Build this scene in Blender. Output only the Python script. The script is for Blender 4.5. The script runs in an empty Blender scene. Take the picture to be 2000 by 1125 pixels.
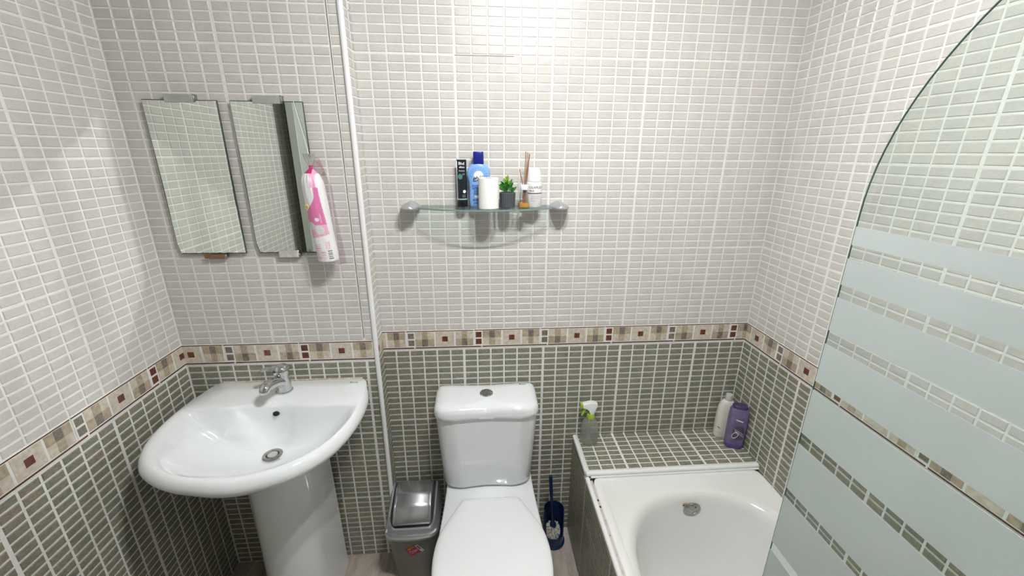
import bpy, bmesh, math, random
from mathutils import Matrix, Vector
random.seed(7)
S = bpy.context.scene
COL = S.collection
PI = math.pi

# ------------------------------------------------------------------ camera
RX = Vector((0.99703997, -0.07659683, 0.00665049))
UY = Vector((0.01760048, 0.31158872, 0.95005405))
FW = Vector((0.07484335, 0.94712481, -0.31201454))
CAM = Vector((0.0672, -1.4103, 1.6003))
FPX = 807.64
cd = bpy.data.cameras.new('camera'); cam = bpy.data.objects.new('camera', cd); COL.objects.link(cam)
cd.sensor_width = 36; cd.lens = 36 * FPX / 2000; cd.clip_start = .02
m = Matrix((RX, UY, -FW)).transposed().to_4x4(); m.translation = CAM
cam.matrix_world = m
S.camera = cam
S.cycles.transparent_max_bounces = 24
S.cycles.sample_clamp_indirect = 0; S.cycles.blur_glossy = 0
S.cycles.use_guiding = True; S.cycles.use_surface_guiding = True
def project(p):
    v = Vector(p) - CAM; z = v.dot(FW)
    if z < .02: return None
    return 1000 + FPX * v.dot(RX) / z, 562.5 - FPX * v.dot(UY) / z

# ------------------------------------------------------------------ world, exposure
w = bpy.data.worlds.new('world'); S.world = w; w.use_nodes = True
w.node_tree.nodes['Background'].inputs[0].default_value = (.9, .95, 1, 1)
w.node_tree.nodes['Background'].inputs[1].default_value = .3
S.view_settings.view_transform = 'Standard'; S.view_settings.look = 'None'
S.view_settings.gamma = 1; S.view_settings.use_curve_mapping = False
S.view_settings.exposure = 0.15
LAMP_POWER = 2150.0     # emission strength of each bulb of the ceiling lamp
BULBS = [(.19, -.86, 2.262), (.36, -.86, 2.262)]
BULB_R = .020

XL, XR, YM, YF, ZC = -.938, 1.098, -.073, -1.98, 2.36   # left, right, mirror wall, front wall, ceiling
XS = -.2965                                              # face of the step
ZG, ZB = .900, .978                                      # top of the green field, foot of the beige field

# ------------------------------------------------------------------ materials
MATS = {}
def nm(name):
    mt = bpy.data.materials.new(name); mt.use_nodes = True
    return mt, mt.node_tree, mt.node_tree.nodes['Principled BSDF']
def mat(name, col, rough=.4, metal=0, spec=.5, coat=0, var=0, vscale=40, bump=0, bscale=300, col2=None, emis=None, estr=0, aniso=0):
    if name in MATS: return MATS[name]
    mt, nt, b = nm(name)
    b.inputs['Base Color'].default_value = (*col, 1)
    b.inputs['Roughness'].default_value = rough
    b.inputs['Metallic'].default_value = metal
    b.inputs['Specular IOR Level'].default_value = spec
    b.inputs['Coat Weight'].default_value = coat
    b.inputs['Coat Roughness'].default_value = .05
    if emis:
        b.inputs['Emission Color'].default_value = (*emis, 1); b.inputs['Emission Strength'].default_value = estr
    g = nt.nodes.new('ShaderNodeNewGeometry')
    if var or col2:
        n = nt.nodes.new('ShaderNodeTexNoise'); n.inputs['Scale'].default_value = vscale; n.inputs['Detail'].default_value = 5
        nt.links.new(g.outputs['Position'], n.inputs['Vector'])
        r = nt.nodes.new('ShaderNodeValToRGB')
        c2 = col2 or tuple(min(1, c * (1 + var)) for c in col); c1 = col if col2 else tuple(c * (1 - var) for c in col)
        r.color_ramp.elements[0].position = .35; r.color_ramp.elements[1].position = .65
        r.color_ramp.elements[0].color = (*c1, 1); r.color_ramp.elements[1].color = (*c2, 1)
        nt.links.new(n.outputs['Fac'], r.inputs['Fac']); nt.links.new(r.outputs['Color'], b.inputs['Base Color'])
    if bump:
        n2 = nt.nodes.new('ShaderNodeTexNoise'); n2.inputs['Scale'].default_value = bscale; n2.inputs['Detail'].default_value = 4
        nt.links.new(g.outputs['Position'], n2.inputs['Vector'])
        bp = nt.nodes.new('ShaderNodeBump'); bp.inputs['Strength'].default_value = bump; bp.inputs['Distance'].default_value = .002
        nt.links.new(n2.outputs['Fac'], bp.inputs['Height']); nt.links.new(bp.outputs['Normal'], b.inputs['Normal'])
    MATS[name] = mt; return mt

def tile_mat(name, cols, rough, streak, bump):
    """glazed stone-look tile: patches of tone brick by brick, fine horizontal streaks, grain"""
    mt, nt, b = nm(name); L = nt.links; N = nt.nodes
    g = N.new('ShaderNodeNewGeometry')
    n1 = N.new('ShaderNodeTexNoise'); n1.inputs['Scale'].default_value = 17; n1.inputs['Detail'].default_value = 2
    L.new(g.outputs['Position'], n1.inputs['Vector'])
    mp = N.new('ShaderNodeMapping'); mp.inputs['Scale'].default_value = (110, 110, 260); L.new(g.outputs['Position'], mp.inputs['Vector'])
    n2 = N.new('ShaderNodeTexNoise'); n2.inputs['Scale'].default_value = 1; n2.inputs['Detail'].default_value = 6; n2.inputs['Roughness'].default_value = .65
    L.new(mp.outputs['Vector'], n2.inputs['Vector'])
    r = N.new('ShaderNodeValToRGB'); r.color_ramp.elements[0].position = .36; r.color_ramp.elements[1].position = .64
    r.color_ramp.elements[0].color = (*cols[0], 1); r.color_ramp.elements[1].color = (*cols[1], 1)
    e = r.color_ramp.elements.new(.5); e.color = (*cols[2], 1)
    L.new(n1.outputs['Fac'], r.inputs['Fac'])
    mr = N.new('ShaderNodeMapRange'); mr.inputs['From Min'].default_value = .3; mr.inputs['From Max'].default_value = .7
    mr.inputs['To Min'].default_value = 1 - streak; mr.inputs['To Max'].default_value = 1 + streak
    L.new(n2.outputs['Fac'], mr.inputs['Value'])
    vm = N.new('ShaderNodeVectorMath'); vm.operation = 'SCALE'
    L.new(r.outputs['Color'], vm.inputs[0]); L.new(mr.outputs['Result'], vm.inputs['Scale'])
    L.new(vm.outputs['Vector'], b.inputs['Base Color'])
    b.inputs['Roughness'].default_value = rough; b.inputs['Specular IOR Level'].default_value = .38
    bp = N.new('ShaderNodeBump'); bp.inputs['Strength'].default_value = bump; bp.inputs['Distance'].default_value = .0015
    L.new(n2.outputs['Fac'], bp.inputs['Height']); L.new(bp.outputs['Normal'], b.inputs['Normal'])
    MATS[name] = mt; return mt

def clear_glass(name, tint, gloss=1.0, haze=0):
    mt = bpy.data.materials.new(name); mt.use_nodes = True; nt = mt.node_tree; nt.nodes.clear()
    o = nt.nodes.new('ShaderNodeOutputMaterial'); t = nt.nodes.new('ShaderNodeBsdfTransparent'); g = nt.nodes.new('ShaderNodeBsdfGlossy')
    mx = nt.nodes.new('ShaderNodeMixShader'); lw_ = nt.nodes.new('ShaderNodeLayerWeight'); lw_.inputs['Blend'].default_value = .5
    pw_ = nt.nodes.new('ShaderNodeMath'); pw_.operation = 'POWER'; pw_.inputs[1].default_value = 5
    f = nt.nodes.new('ShaderNodeMapRange'); f.inputs['To Min'].default_value = .035; f.inputs['To Max'].default_value = .7
    nt.links.new(lw_.outputs['Facing'], pw_.inputs[0]); nt.links.new(pw_.outputs[0], f.inputs['Value'])
    t.inputs[0].default_value = (*tint, 1); g.inputs['Roughness'].default_value = .02
    g.inputs['Color'].default_value = (gloss, gloss, gloss, 1)
    nt.links.new(f.outputs[0], mx.inputs[0]); nt.links.new(t.outputs[0], mx.inputs[1]); nt.links.new(g.outputs[0], mx.inputs[2])
    if haze:
        d = nt.nodes.new('ShaderNodeBsdfDiffuse'); d.inputs[0].default_value = (.6, .6, .56, 1); m2 = nt.nodes.new('ShaderNodeMixShader'); m2.inputs[0].default_value = haze
        nt.links.new(mx.outputs[0], m2.inputs[1]); nt.links.new(d.outputs[0], m2.inputs[2]); nt.links.new(m2.outputs[0], o.inputs[0])
    else: nt.links.new(mx.outputs[0], o.inputs[0])
    MATS[name] = mt; return mt
def frosted(name):
    mt = bpy.data.materials.new(name); mt.use_nodes = True; nt = mt.node_tree; nt.nodes.clear()
    o = nt.nodes.new('ShaderNodeOutputMaterial'); d = nt.nodes.new('ShaderNodeBsdfDiffuse'); t = nt.nodes.new('ShaderNodeBsdfTranslucent')
    mx = nt.nodes.new('ShaderNodeMixShader'); mx.inputs[0].default_value = .38
    d.inputs[0].default_value = (.71, .765, .76, 1); t.inputs[0].default_value = (.82, .88, .87, 1)
    nt.links.new(d.outputs[0], mx.inputs[1]); nt.links.new(t.outputs[0], mx.inputs[2])
    nt.links.new(mx.outputs[0], o.inputs[0]); MATS[name] = mt; return mt
def floor_mat():
    mt, nt, b = nm('floor_stone'); L = nt.links; N = nt.nodes
    g = N.new('ShaderNodeNewGeometry'); mp = N.new('ShaderNodeMapping'); mp.inputs['Scale'].default_value = (22, 5, 5); mp.inputs['Rotation'].default_value = (0, 0, .35)
    n = N.new('ShaderNodeTexNoise'); n.inputs['Scale'].default_value = 1.0; n.inputs['Detail'].default_value = 8; n.inputs['Roughness'].default_value = .65; n.inputs['Distortion'].default_value = .6
    L.new(g.outputs['Position'], mp.inputs['Vector']); L.new(mp.outputs['Vector'], n.inputs['Vector'])
    r = N.new('ShaderNodeValToRGB'); r.color_ramp.elements[0].position = .3; r.color_ramp.elements[1].position = .7
    r.color_ramp.elements[0].color = (.24, .20, .165, 1); r.color_ramp.elements[1].color = (.56, .50, .44, 1)
    L.new(n.outputs['Fac'], r.inputs['Fac']); L.new(r.outputs['Color'], b.inputs['Base Color']); b.inputs['Roughness'].default_value = .4
    MATS['floor_stone'] = mt; return mt

M_beige = tile_mat('beige_tile', [(.585, .565, .535), (.625, .595, .562), (.61, .59, .563)], .25, .06, .3)
M_green = tile_mat('green_tile', [(.215, .215, .16), (.275, .242, .185), (.235, .24, .185)], .27, .30, .5)
M_grout = mat('white_grout', (.79, .79, .76), .6, var=.04, vscale=60, bump=.2, bscale=500)
M_grout2 = mat('pale_grout', (.62, .61, .55), .65, var=.05, vscale=60, bump=.2, bscale=500)
M_floor = floor_mat()
M_ceil = mat('ceiling_paint', (.85, .85, .83), .8)
M_plain = mat('darkened_wall_paint', (.30, .29, .27), .4, var=.03)  # unseen front wall, colour darkened to bounce less light and deepen shadows
M_porc = mat('porcelain', (.83, .86, .88), .07, spec=.55, coat=.3)
M_enamel = mat('enamel', (.83, .84, .82), .10, spec=.5, coat=.2)
M_plast = mat('white_plastic', (.84, .85, .87), .22)
M_trim = mat('white_trim', (.86, .87, .88), .25)
M_chrome = mat('chrome', (.64, .65, .66), .06, metal=1)
M_chrome2 = mat('worn_chrome', (.36, .36, .345), .25, metal=.85, var=.15, vscale=120)
M_satin = mat('satin_metal', (.42, .44, .45), .42, metal=.4)
M_mirror = mat('mirror_silver', (.80, .85, .80), .0, metal=1)
M_medge = mat('mirror_edge', (.05, .065, .06), .3)
M_clip = mat('dull_clip_metal', (.44, .45, .43), .5, metal=.3, var=.07, vscale=60)
M_rust = mat('rusty_clip', (.30, .13, .05), .7, col2=(.16, .10, .06), vscale=120)
M_glass = clear_glass('clear_screen_glass', (.90, .935, .915))
M_shelfglass = clear_glass('shelf_glass', (.90, .95, .93))
M_edge = mat('glass_edge', (.10, .19, .16), .12)
M_edge2 = mat('shelf_glass_edge', (.22, .29, .28), .1)
M_frost = frosted('frosted_film')
M_red = mat('oxblood_glaze', (.14, .038, .024), .3, var=.35, vscale=150)
M_line = mat('dark_red_line', (.09, .015, .01), .4)
M_cream = mat('cream_glaze', (.60, .54, .45), .3, var=.14, vscale=90)
M_tan = mat('tan_glaze', (.43, .35, .25), .3, var=.18, vscale=90)
M_greyg = mat('grey_brown_glaze', (.20, .17, .14), .3, var=.28, vscale=140)
M_gap = mat('dark_gap', (.03, .028, .025), .8)
M_dark = mat('black_plastic', (.012, .014, .02), .3)
M_bulb = mat('lamp_bulb', (1, 1, 1), .5, emis=(1.0, .995, .98), estr=LAMP_POWER)

# ------------------------------------------------------------------ helpers
def link(name, me, mats=(), parent=None):
    o = bpy.data.objects.new(name, me); COL.objects.link(o)
    for x in (mats if isinstance(mats, (list, tuple)) else [mats]): me.materials.append(x)
    if parent is not None:
        o.parent = parent
        if parent.type == 'EMPTY': o.matrix_parent_inverse = Matrix.Translation(-parent.location) if parent.get('wspace') else Matrix.Identity(4)
    return o
def finish(name, bm, mats, parent=None, smooth=True, ang=38):
    bmesh.ops.recalc_face_normals(bm, faces=bm.faces)
    for f in bm.faces: f.smooth = smooth
    if smooth:
        for e in bm.edges:
            if len(e.link_faces) == 2 and e.calc_face_angle(0) > math.radians(ang): e.smooth = False
    me = bpy.data.meshes.new(name); bm.to_mesh(me); bm.free()
    return link(name, me, mats, parent)
def pyd(name, verts, faces, mats, parent=None, idx=None, smooth=False):
    me = bpy.data.meshes.new(name); me.from_pydata(verts, [], faces); me.update()
    o = link(name, me, mats, parent)
    if idx: me.polygons.foreach_set('material_index', idx)
    if smooth: me.polygons.foreach_set('use_smooth', [True] * len(me.polygons))
    return o
def box_into(bm, lo, hi, bev=0, seg=1, M=None, mi=0):
    r = bmesh.ops.create_cube(bm, size=1)['verts']
    for v in r:
        v.co = Vector(((lo[0] + hi[0]) / 2 + v.co.x * (hi[0] - lo[0]), (lo[1] + hi[1]) / 2 + v.co.y * (hi[1] - lo[1]), (lo[2] + hi[2]) / 2 + v.co.z * (hi[2] - lo[2])))
    fs = set(f for v in r for f in v.link_faces)
    for f in fs: f.material_index = mi
    vs = list(r)
    if bev:
        es = list(set(e for v in r for e in v.link_edges))
        g = bmesh.ops.bevel(bm, geom=es, offset=bev, segments=seg, affect='EDGES', profile=.5)
        vs = list(set(g['verts']) | set(v for v in r if v.is_valid))
    if M is not None:
        for v in vs: v.co = M @ v.co
def box(name, lo, hi, mats, parent=None, bev=0, seg=1, M=None):
    bm = bmesh.new(); box_into(bm, lo, hi, bev, seg, M)
    return finish(name, bm, mats, parent, smooth=bev > 0)
def loft_into(bm, rings, cap0=True, cap1=True, mi=0, closed=True):
    R = [[bm.verts.new(p) for p in r] for r in rings]; n = len(R[0])
    for a, b in zip(R, R[1:]):
        for i in range(n if closed else n - 1):
            j = (i + 1) % n
            try: bm.faces.new((a[i], a[j], b[j], b[i])).material_index = mi
            except ValueError: pass
    if cap0: bm.faces.new(R[0][::-1]).material_index = mi
    if cap1: bm.faces.new(R[-1]).material_index = mi
    return R
def loft(name, rings, mats, parent=None, cap0=True, cap1=True, ang=38):
    bm = bmesh.new(); loft_into(bm, rings, cap0, cap1); return finish(name, bm, mats, parent, ang=ang)
def lathe_rings(prof, cx=0, cy=0, n=32, sx=1, sy=1, M=None):
    out = []
    for r, z in prof:
        ring = [Vector((cx + sx * r * math.cos(2 * PI * i / n), cy + sy * r * math.sin(2 * PI * i / n), z)) for i in range(n)]
        if M is not None: ring = [M @ p for p in ring]
        out.append(ring)
    return out
def lathe(name, prof, mats, parent=None, cx=0, cy=0, n=32, sx=1, sy=1, M=None, cap0=True, cap1=True, ang=38):
    return loft(name, lathe_rings(prof, cx, cy, n, sx, sy, M), mats, parent, cap0, cap1, ang)
def tube_rings(pts, rad, n=10):
    pts = [Vector(p) for p in pts]; rad = rad if isinstance(rad, (list, tuple)) else [rad] * len(pts); out = []; ref = None
    for i, p in enumerate(pts):
        t = (pts[min(i + 1, len(pts) - 1)] - pts[max(i - 1, 0)]).normalized()
        if ref is None: ref = t.orthogonal().normalized()
        a = (ref - t * ref.dot(t)).normalized(); ref = a; b = t.cross(a)
        out.append([p + rad[i] * (math.cos(2 * PI * k / n) * a + math.sin(2 * PI * k / n) * b) for k in range(n)])
    return out
def tube(name, pts, rad, mats, parent=None, n=10): return loft(name, tube_rings(pts, rad, n), mats, parent)
def cr(P, n, closed=False):
    """Catmull-Rom through 2D/3D points"""
    P = [Vector(p) for p in P]; N = len(P); out = []
    for i in range(N if closed else N - 1):
        a = P[(i - 1) % N] if closed or i > 0 else P[0]; b = P[i]; c = P[(i + 1) % N]; d = P[(i + 2) % N] if closed or i + 2 < N else P[-1]
        for k in range(n):
            t = k / n
            out.append(.5 * ((2 * b) + (c - a) * t + (2 * a - 5 * b + 4 * c - d) * t * t + (3 * b - a - 3 * c + d) * t ** 3))
    if not closed: out.append(P[-1])
    return out
def tag(o, label, cat, group=None, kind=None):
    o['label'] = label; o['category'] = cat
    if group: o['group'] = group
    if kind: o['kind'] = kind
    return o
def thing(name, label, cat, loc, group=None, rotz=0, world=True, kind=None):
    o = bpy.data.objects.new(name, None); COL.objects.link(o); o.location = loc; o.rotation_euler = (0, 0, rotz); o.empty_display_size = .05
    if world: o['wspace'] = 1
    return tag(o, label, cat, group, kind)
def text(name, s, size, mt, parent, M, wrap=None, shear=0, bold=0, align='CENTER'):
    c = bpy.data.curves.new(name, 'FONT'); c.body = s; c.size = size; c.align_x = align; c.align_y = 'CENTER'; c.shear = shear; c.offset = bold; c.resolution_u = 2
    o = bpy.data.objects.new(name, c); COL.objects.link(o)
    me = bpy.data.meshes.new_from_object(o.evaluated_get(bpy.context.evaluated_depsgraph_get()))
    bpy.data.objects.remove(o); bpy.data.curves.remove(c)
    for v in me.vertices:
        q = M @ v.co
        if wrap: q = wrap(q)
        v.co = q
    me.materials.clear(); me.name = name
    return link(name, me, mt, parent)
FRONT = lambda x, y, z: Matrix.Translation((x, y, z)) @ Matrix.Rotation(PI / 2, 4, 'X')   # text plane facing -y

# ------------------------------------------------------------------ tiled walls
PU, PV = .05, .025
BRICK = {}
def brick_mesh(key, mt, wu, wv, h=.0022, ins=.0016):
    if key in BRICK: return BRICK[key]
    a, b = wu / 2, wv / 2; c, d = a - ins, b - ins
    vs = [(-a, -b, 0), (a, -b, 0), (a, b, 0), (-a, b, 0), (-c, -d, h), (c, -d, h), (c, d, h), (-c, d, h)]
    fs = [(4, 5, 6, 7), (0, 1, 5, 4), (1, 2, 6, 5), (2, 3, 7, 6), (3, 0, 4, 7)]
    me = bpy.data.meshes.new(key); me.from_pydata(vs, [], fs); me.materials.append(mt); me.update()
    BRICK[key] = (me, vs, fs); return BRICK[key]
def brick_field(parent, name, mt, O, U, V, u0, u1, v0, v1, gu, gv, gapu, gapv, bold=.0018, keep=None, limit=300, nu=6, nv=12, pv=PV):
    """bricks of a mosaic-relief tile; grid lines at gu + k*PU and gv + k*pv, bold joints every nu / nv"""
    O, U, V = Vector(O), Vector(U), Vector(V); N = U.cross(V)
    items = []
    for i in range(math.floor((u0 - gu) / PU) - 1, math.ceil((u1 - gu) / PU) + 1):
        a = gu + i * PU + gapu / 2 + (bold if i % nu == 0 else 0); b = gu + (i + 1) * PU - gapu / 2 - (bold if (i + 1) % nu == 0 else 0)
        a = max(a, u0 + .002); b = min(b, u1 - .002)
        if b - a < .004: continue
        for j in range(math.floor((v0 - gv) / pv) - 1, math.ceil((v1 - gv) / pv) + 1):
            c = gv + j * pv + gapv / 2 + (bold * .6 if j % nv == 0 else 0); d = gv + (j + 1) * pv - gapv / 2 - (bold * .6 if (j + 1) % nv == 0 else 0)
            c = max(c, v0 + .0015); d = min(d, v1 - .0015)
            if d - c < .003: continue
            if keep and not keep((a + b) / 2, (c + d) / 2): continue
            ctr = O + U * ((a + b) / 2) + V * ((c + d) / 2)
            q = [project(O + U * x + V * y) for x, y in ((a, c), (b, c), (b, d), (a, d))]
            ar = 0
            if all(q):
                cx = sum(t[0] for t in q) / 4; cy = sum(t[1] for t in q) / 4
                if -5 < cx < 2005 and -5 < cy < 1130:
                    ar = abs(sum(q[k][0] * q[(k + 1) % 4][1] - q[(k + 1) % 4][0] * q[k][1] for k in range(4))) / 2
            items.append((ar, ctr, b - a, d - c))
    items.sort(key=lambda t: -t[0])
    R = Matrix((U, V, N)).transposed().to_4x4()
    wu, wv = PU - gapu, pv - gapv
    me, vs, fs = brick_mesh(name + '_piece', mt, wu, wv, h=.0015 if 'beige' in name else .0019)
    n_ind = 0; sv = []; sf = []
    for ar, ctr, a, b in items:
        tilt = Matrix.Rotation(random.gauss(0, .004), 4, 'X') @ Matrix.Rotation(random.gauss(0, .0025), 4, 'Y')
        Mx = Matrix.Translation(ctr) @ R @ tilt @ Matrix.Diagonal((a / wu, b / wv, 1, 1))
        if ar > 40 and n_ind < limit:
            o = bpy.data.objects.new(name, me); COL.objects.link(o); o.parent = parent
            o.matrix_parent_inverse = parent.matrix_basis.inverted(); o.matrix_basis = Mx; n_ind += 1
        else:
            k = len(sv); sv += [tuple(Mx @ Vector(v)) for v in vs]; sf += [tuple(k + t for t in f) for f in fs]
    if sv:
        o = pyd(name + '_remainder', sv, sf, mt, parent)
        if parent.type == 'EMPTY': o.matrix_parent_inverse = parent.matrix_basis.inverted()
        o['kind'] = 'stuff'
def wall_slab(name, lo, hi, mt, kind='structure'):
    o = box(name, lo, hi, mt); o['kind'] = kind; return o

def border_piece(parent, O, U, V, u, grey, umin, umax):
    """one 25 cm listello: cream base with dark red lines, two small squares, three panels; clipped to the wall"""
    O, U, V = Vector(O), Vector(U), Vector(V); N = U.cross(V)
    def quad_set(name, rects, par, h0, h1, mats):
        vs, fs, idx = [], [], []
        for a, b, c, d, mi in rects:
            a, b = max(a, umin), min(b, umax)
            if b - a < .0008: continue
            k = len(vs); i = min(.0006, (b - a) / 4)
            for (x, y, h) in ((a, c, h0), (b, c, h0), (b, d, h0), (a, d, h0), (a + i, c + i, h1), (b - i, c + i, h1), (b - i, d - i, h1), (a + i, d - i, h1)):
                vs.append(tuple(O + U * x + V * y + N * h))
            fs += [(k + 4, k + 5, k + 6, k + 7), (k, k + 1, k + 5, k + 4), (k + 1, k + 2, k + 6, k + 5), (k + 2, k + 3, k + 7, k + 6), (k + 3, k, k + 4, k + 7)]
            idx += [mi] * 5
        if not fs: return None
        return pyd(name, vs, fs, mats, par, idx)
    base = quad_set('border_tile', [(u + .001, u + .2465, ZG + .0045, ZB - .0005, 0)], parent, 0, .0018, [M_grout])
    if base is None: return
    quad_set('border_line', [(u + .001, u + .2455, ZB - .0045, ZB - .001, 0), (u + .0305, u + .2465 + .0265, ZG + .0065, ZG + .011, 0)], base, .0018, .0024, [M_line])
    for c in (.9175, .9455):
        quad_set('square_inlay', [(u + .0055, u + .0275, c + .0005, c + .0225, 0)], base, .0015, .0028, [M_greyg if grey else M_red])
    z0, z1 = ZG + .0135, ZB - .0055; zm = (z0 + z1) / 2
    for a, b, red in ((.0315, .1005, 0), (.1060, .1735, 1), (.1790, .2440, 0)):
        if red:
            pn = quad_set('border_panel', [(u + a, u + b, z0, z1, 0)], base, .0015, .0026, [M_cream])
            if pn: quad_set('square_inlay', [(u + (a + b) / 2 - .0105, u + (a + b) / 2 + .0105, zm - .0105, zm + .0105, 0)], base, .002, .0032, [M_red])
        else:
            w3 = (b - a) / 3; t = w3 * .97; rects = []
            for k in range(3):
                x0, x1 = u + a + (0, w3 * 1.02, w3 * 2.0)[k], u + a + (w3 * 1.02, w3 * 2.0, w3 * 3)[k]
                top = (0, 1, 0)[k] if grey else (1, 2, 1)[k]; bot = (1, 2, 1)[k] if grey else (0, 1, 0)[k]
                rects += [(x0, x1, zm, z1, top), (x0, x1, z0, zm, bot)]
            quad_set('border_panel', rects, base, .0015, .0024, [M_cream, M_tan, M_greyg])

# back wall behind the toilet
wb = wall_slab('wall_back', (XS, 0, 0), (XR + .1, .1, ZC), M_grout)
brick_field(wb, 'beige_brick_tile', M_beige, (0, 0, 0), (1, 0, 0), (0, 0, 1), XS, XR, ZB, ZC, 0, ZB, .0042, .0036)
brick_field(wb, 'green_brick_tile', M_green, (0, 0, 0), (1, 0, 0), (0, 0, 1), XS, XR, 0, ZG - .001, 0, ZG, .0056, .0046, keep=lambda a, b: not (a > .46 and b < .47))
for k in range(-2, 6): border_piece(wb, (0, 0, 0), (1, 0, 0), (0, 0, 1), .039 + .2475 * k, k % 2 != 0, XS + .002, XR - .001)
# mirror wall (stands 7 cm proud)
wm = wall_slab('wall_back_left', (XL - .1, YM, 0), (XS, .1, ZC), M_grout)
brick_field(wm, 'beige_brick_tile', M_beige, (0, YM, 0), (1, 0, 0), (0, 0, 1), XL, XS - .012, ZB, ZC, XL + .3, ZB, .0042, .0036)
brick_field(wm, 'green_brick_tile', M_green, (0, YM, 0), (1, 0, 0), (0, 0, 1), XL, XS - .012, 0, ZG - .001, XL + .3, ZG, .0056, .0046)
for k in range(-1, 3): border_piece(wm, (0, YM, 0), (1, 0, 0), (0, 0, 1), -.805 + .2475 * k, k % 2 == 0, XL + .001, XS - .012)
box('joint_crack', (XL + .6 - .0006, YM - .0012, ZB + .01), (XL + .6 + .0006, YM + .001, 2.3), M_gap, wm)
box('joint_crack', (0.0, -.0010, ZB + .8985), (.18, .001, ZB + .8995), M_gap, wb)
# side of the step
st = wall_slab('wall_step', (XS - .002, YM + .001, 0), (XS + .0005, -.0005, ZC), M_grout)
brick_field(st, 'beige_brick_tile', M_beige, (XS + .0005, 0, 0), (0, 1, 0), (0, 0, 1), YM + .006, 0, ZB, ZC, YM, ZB, .0042, .0036)
brick_field(st, 'green_brick_tile', M_green, (XS + .0005, 0, 0), (0, 1, 0), (0, 0, 1), YM + .006, 0, 0, ZG - .001, YM, ZG, .0056, .0046)
border_piece(st, (XS + .0005, 0, 0), (0, 1, 0), (0, 0, 1), -.245 + .035, True, YM + .006, -.001)
# left wall
wl = wall_slab('wall_left', (XL - .1, YF, 0), (XL, YM, ZC), M_grout)
brick_field(wl, 'beige_brick_tile', M_beige, (XL, 0, 0), (0, 1, 0), (0, 0, 1), YF, YM, ZB, ZC, YM, ZB, .0042, .0036)
brick_field(wl, 'green_brick_tile', M_green, (XL, 0, 0), (0, 1, 0), (0, 0, 1), YF, YM, 0, ZG - .001, YM, ZG, .0056, .0046)
for k in range(-6, 1): border_piece(wl, (XL, 0, 0), (0, 1, 0), (0, 0, 1), -.226 + .2475 * k, k % 2 != 0, YF, YM - .001)
# right wall
wr = wall_slab('wall_right', (XR, YF, 0), (XR + .1, 0, ZC), M_grout)
brick_field(wr, 'beige_brick_tile', M_beige, (XR, 0, 0), (0, -1, 0), (0, 0, 1), 0, -YF, ZB, ZC, 0, ZB, .0042, .0036)
brick_field(wr, 'green_brick_tile', M_green, (XR, 0, 0), (0, -1, 0), (0, 0, 1), 0, -YF, .44, ZG - .001, 0, ZG, .0056, .0046)
for k in range(-1, 8): border_piece(wr, (XR, 0, 0), (0, -1, 0), (0, 0, 1), .178 + .2475 * k, k % 2 == 0, .001, -YF)
wall_slab('wall_front', (XL - .1, YF - .1, 0), (XR + .1, YF, ZC), M_plain)
wall_slab('ceiling', (XL - .1, YF - .1, ZC), (XR + .1, .1, ZC + .1), M_ceil)
# corner trims
def quarter(name, pts, r, mt, parent=None): return tube(name, pts, r, mt, parent, 12)
tr = quarter('trim_1', [(XS - .004, YM - .002, 0), (XS - .004, YM - .002, ZC)], .0082, M_trim); tr['kind'] = 'structure'

# ------------------------------------------------------------------ floor
fl = wall_slab('floor', (XL - .1, YF - .1, -.1), (XR + .1, .1, -.004), M_grout2)
def floor_tile(x0, x1, y0, y1):
    x0, x1, y0, y1 = max(x0, XL), min(x1, .434), max(y0, YF), min(y1, 0)
    if x1 - x0 < .01 or y1 - y0 < .01: return
    box('floor_tile', (x0 + .001, y0 + .001, -.006), (x1 - .001, y1 - .001, 0), M_floor, fl, bev=.0012)
for i in range(-3, 2):
    for j in range(-5, 1):
        floor_tile(-.235 + .45 * i, -.235 + .45 * (i + 1), -.037 + .45 * j, -.037 + .45 * (j + 1))

# ------------------------------------------------------------------ ledge at the head of the bath
ZL, ZT = .491, .472      # ledge top, bath rim
XB, YL = .434, -.215     # outer face of the bath wall, front of the ledge
lg = thing('tiled_ledge', 'green tiled ledge between the back wall and the head of the bath', 'ledge', (XB + .3, YL / 2, 0), kind='structure')
box('ledge_block', (XB + .002, YL + .012, 0), (XR, 0, ZL - .002), M_grout, lg)
brick_field(lg, 'ledge_tile', M_green, (0, 0, ZL - .002), (1, 0, 0), (0, 1, 0), XB + .012, XR, YL + .014, 0, 0, 0, .0056, .0046, limit=300)
quarter('ledge_trim', [(XB + .008, -.001, ZL - .005), (XB + .008, YL + .008, ZL - .005)], .0085, M_trim, lg)
quarter('ledge_trim', [(XB + .004, YL + .004, ZL - .006), (XR, YL + .004, ZL - .006)], .0095, M_trim, lg)
tube('ledge_sealant', [(XB + .02, YL - .0045, ZT + .004), (XR, YL - .0045, ZT + .004)], .0042, M_trim, lg, 8)
bp = thing('bath_panel', 'low tiled side wall running along the outside of the bath', 'panel', (XB + .01, -1, 0), kind='structure')
box('panel_core', (XB + .002, YF, 0), (XB + .022, 0, ZT - .004), M_grout2, bp)
brick_field(bp, 'panel_tile', M_green, (XB + .002, 0, 0), (0, -1, 0), (0, 0, 1), 0, 1.9, 0, ZT - .01, .225, ZL - .16, .0034, .0030, bold=.0025)
quarter('panel_trim', [(XB + .0085, YL - .004, ZT - .002), (XB + .0085, YF, ZT - .002)], .0085, M_trim, bp)
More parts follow.
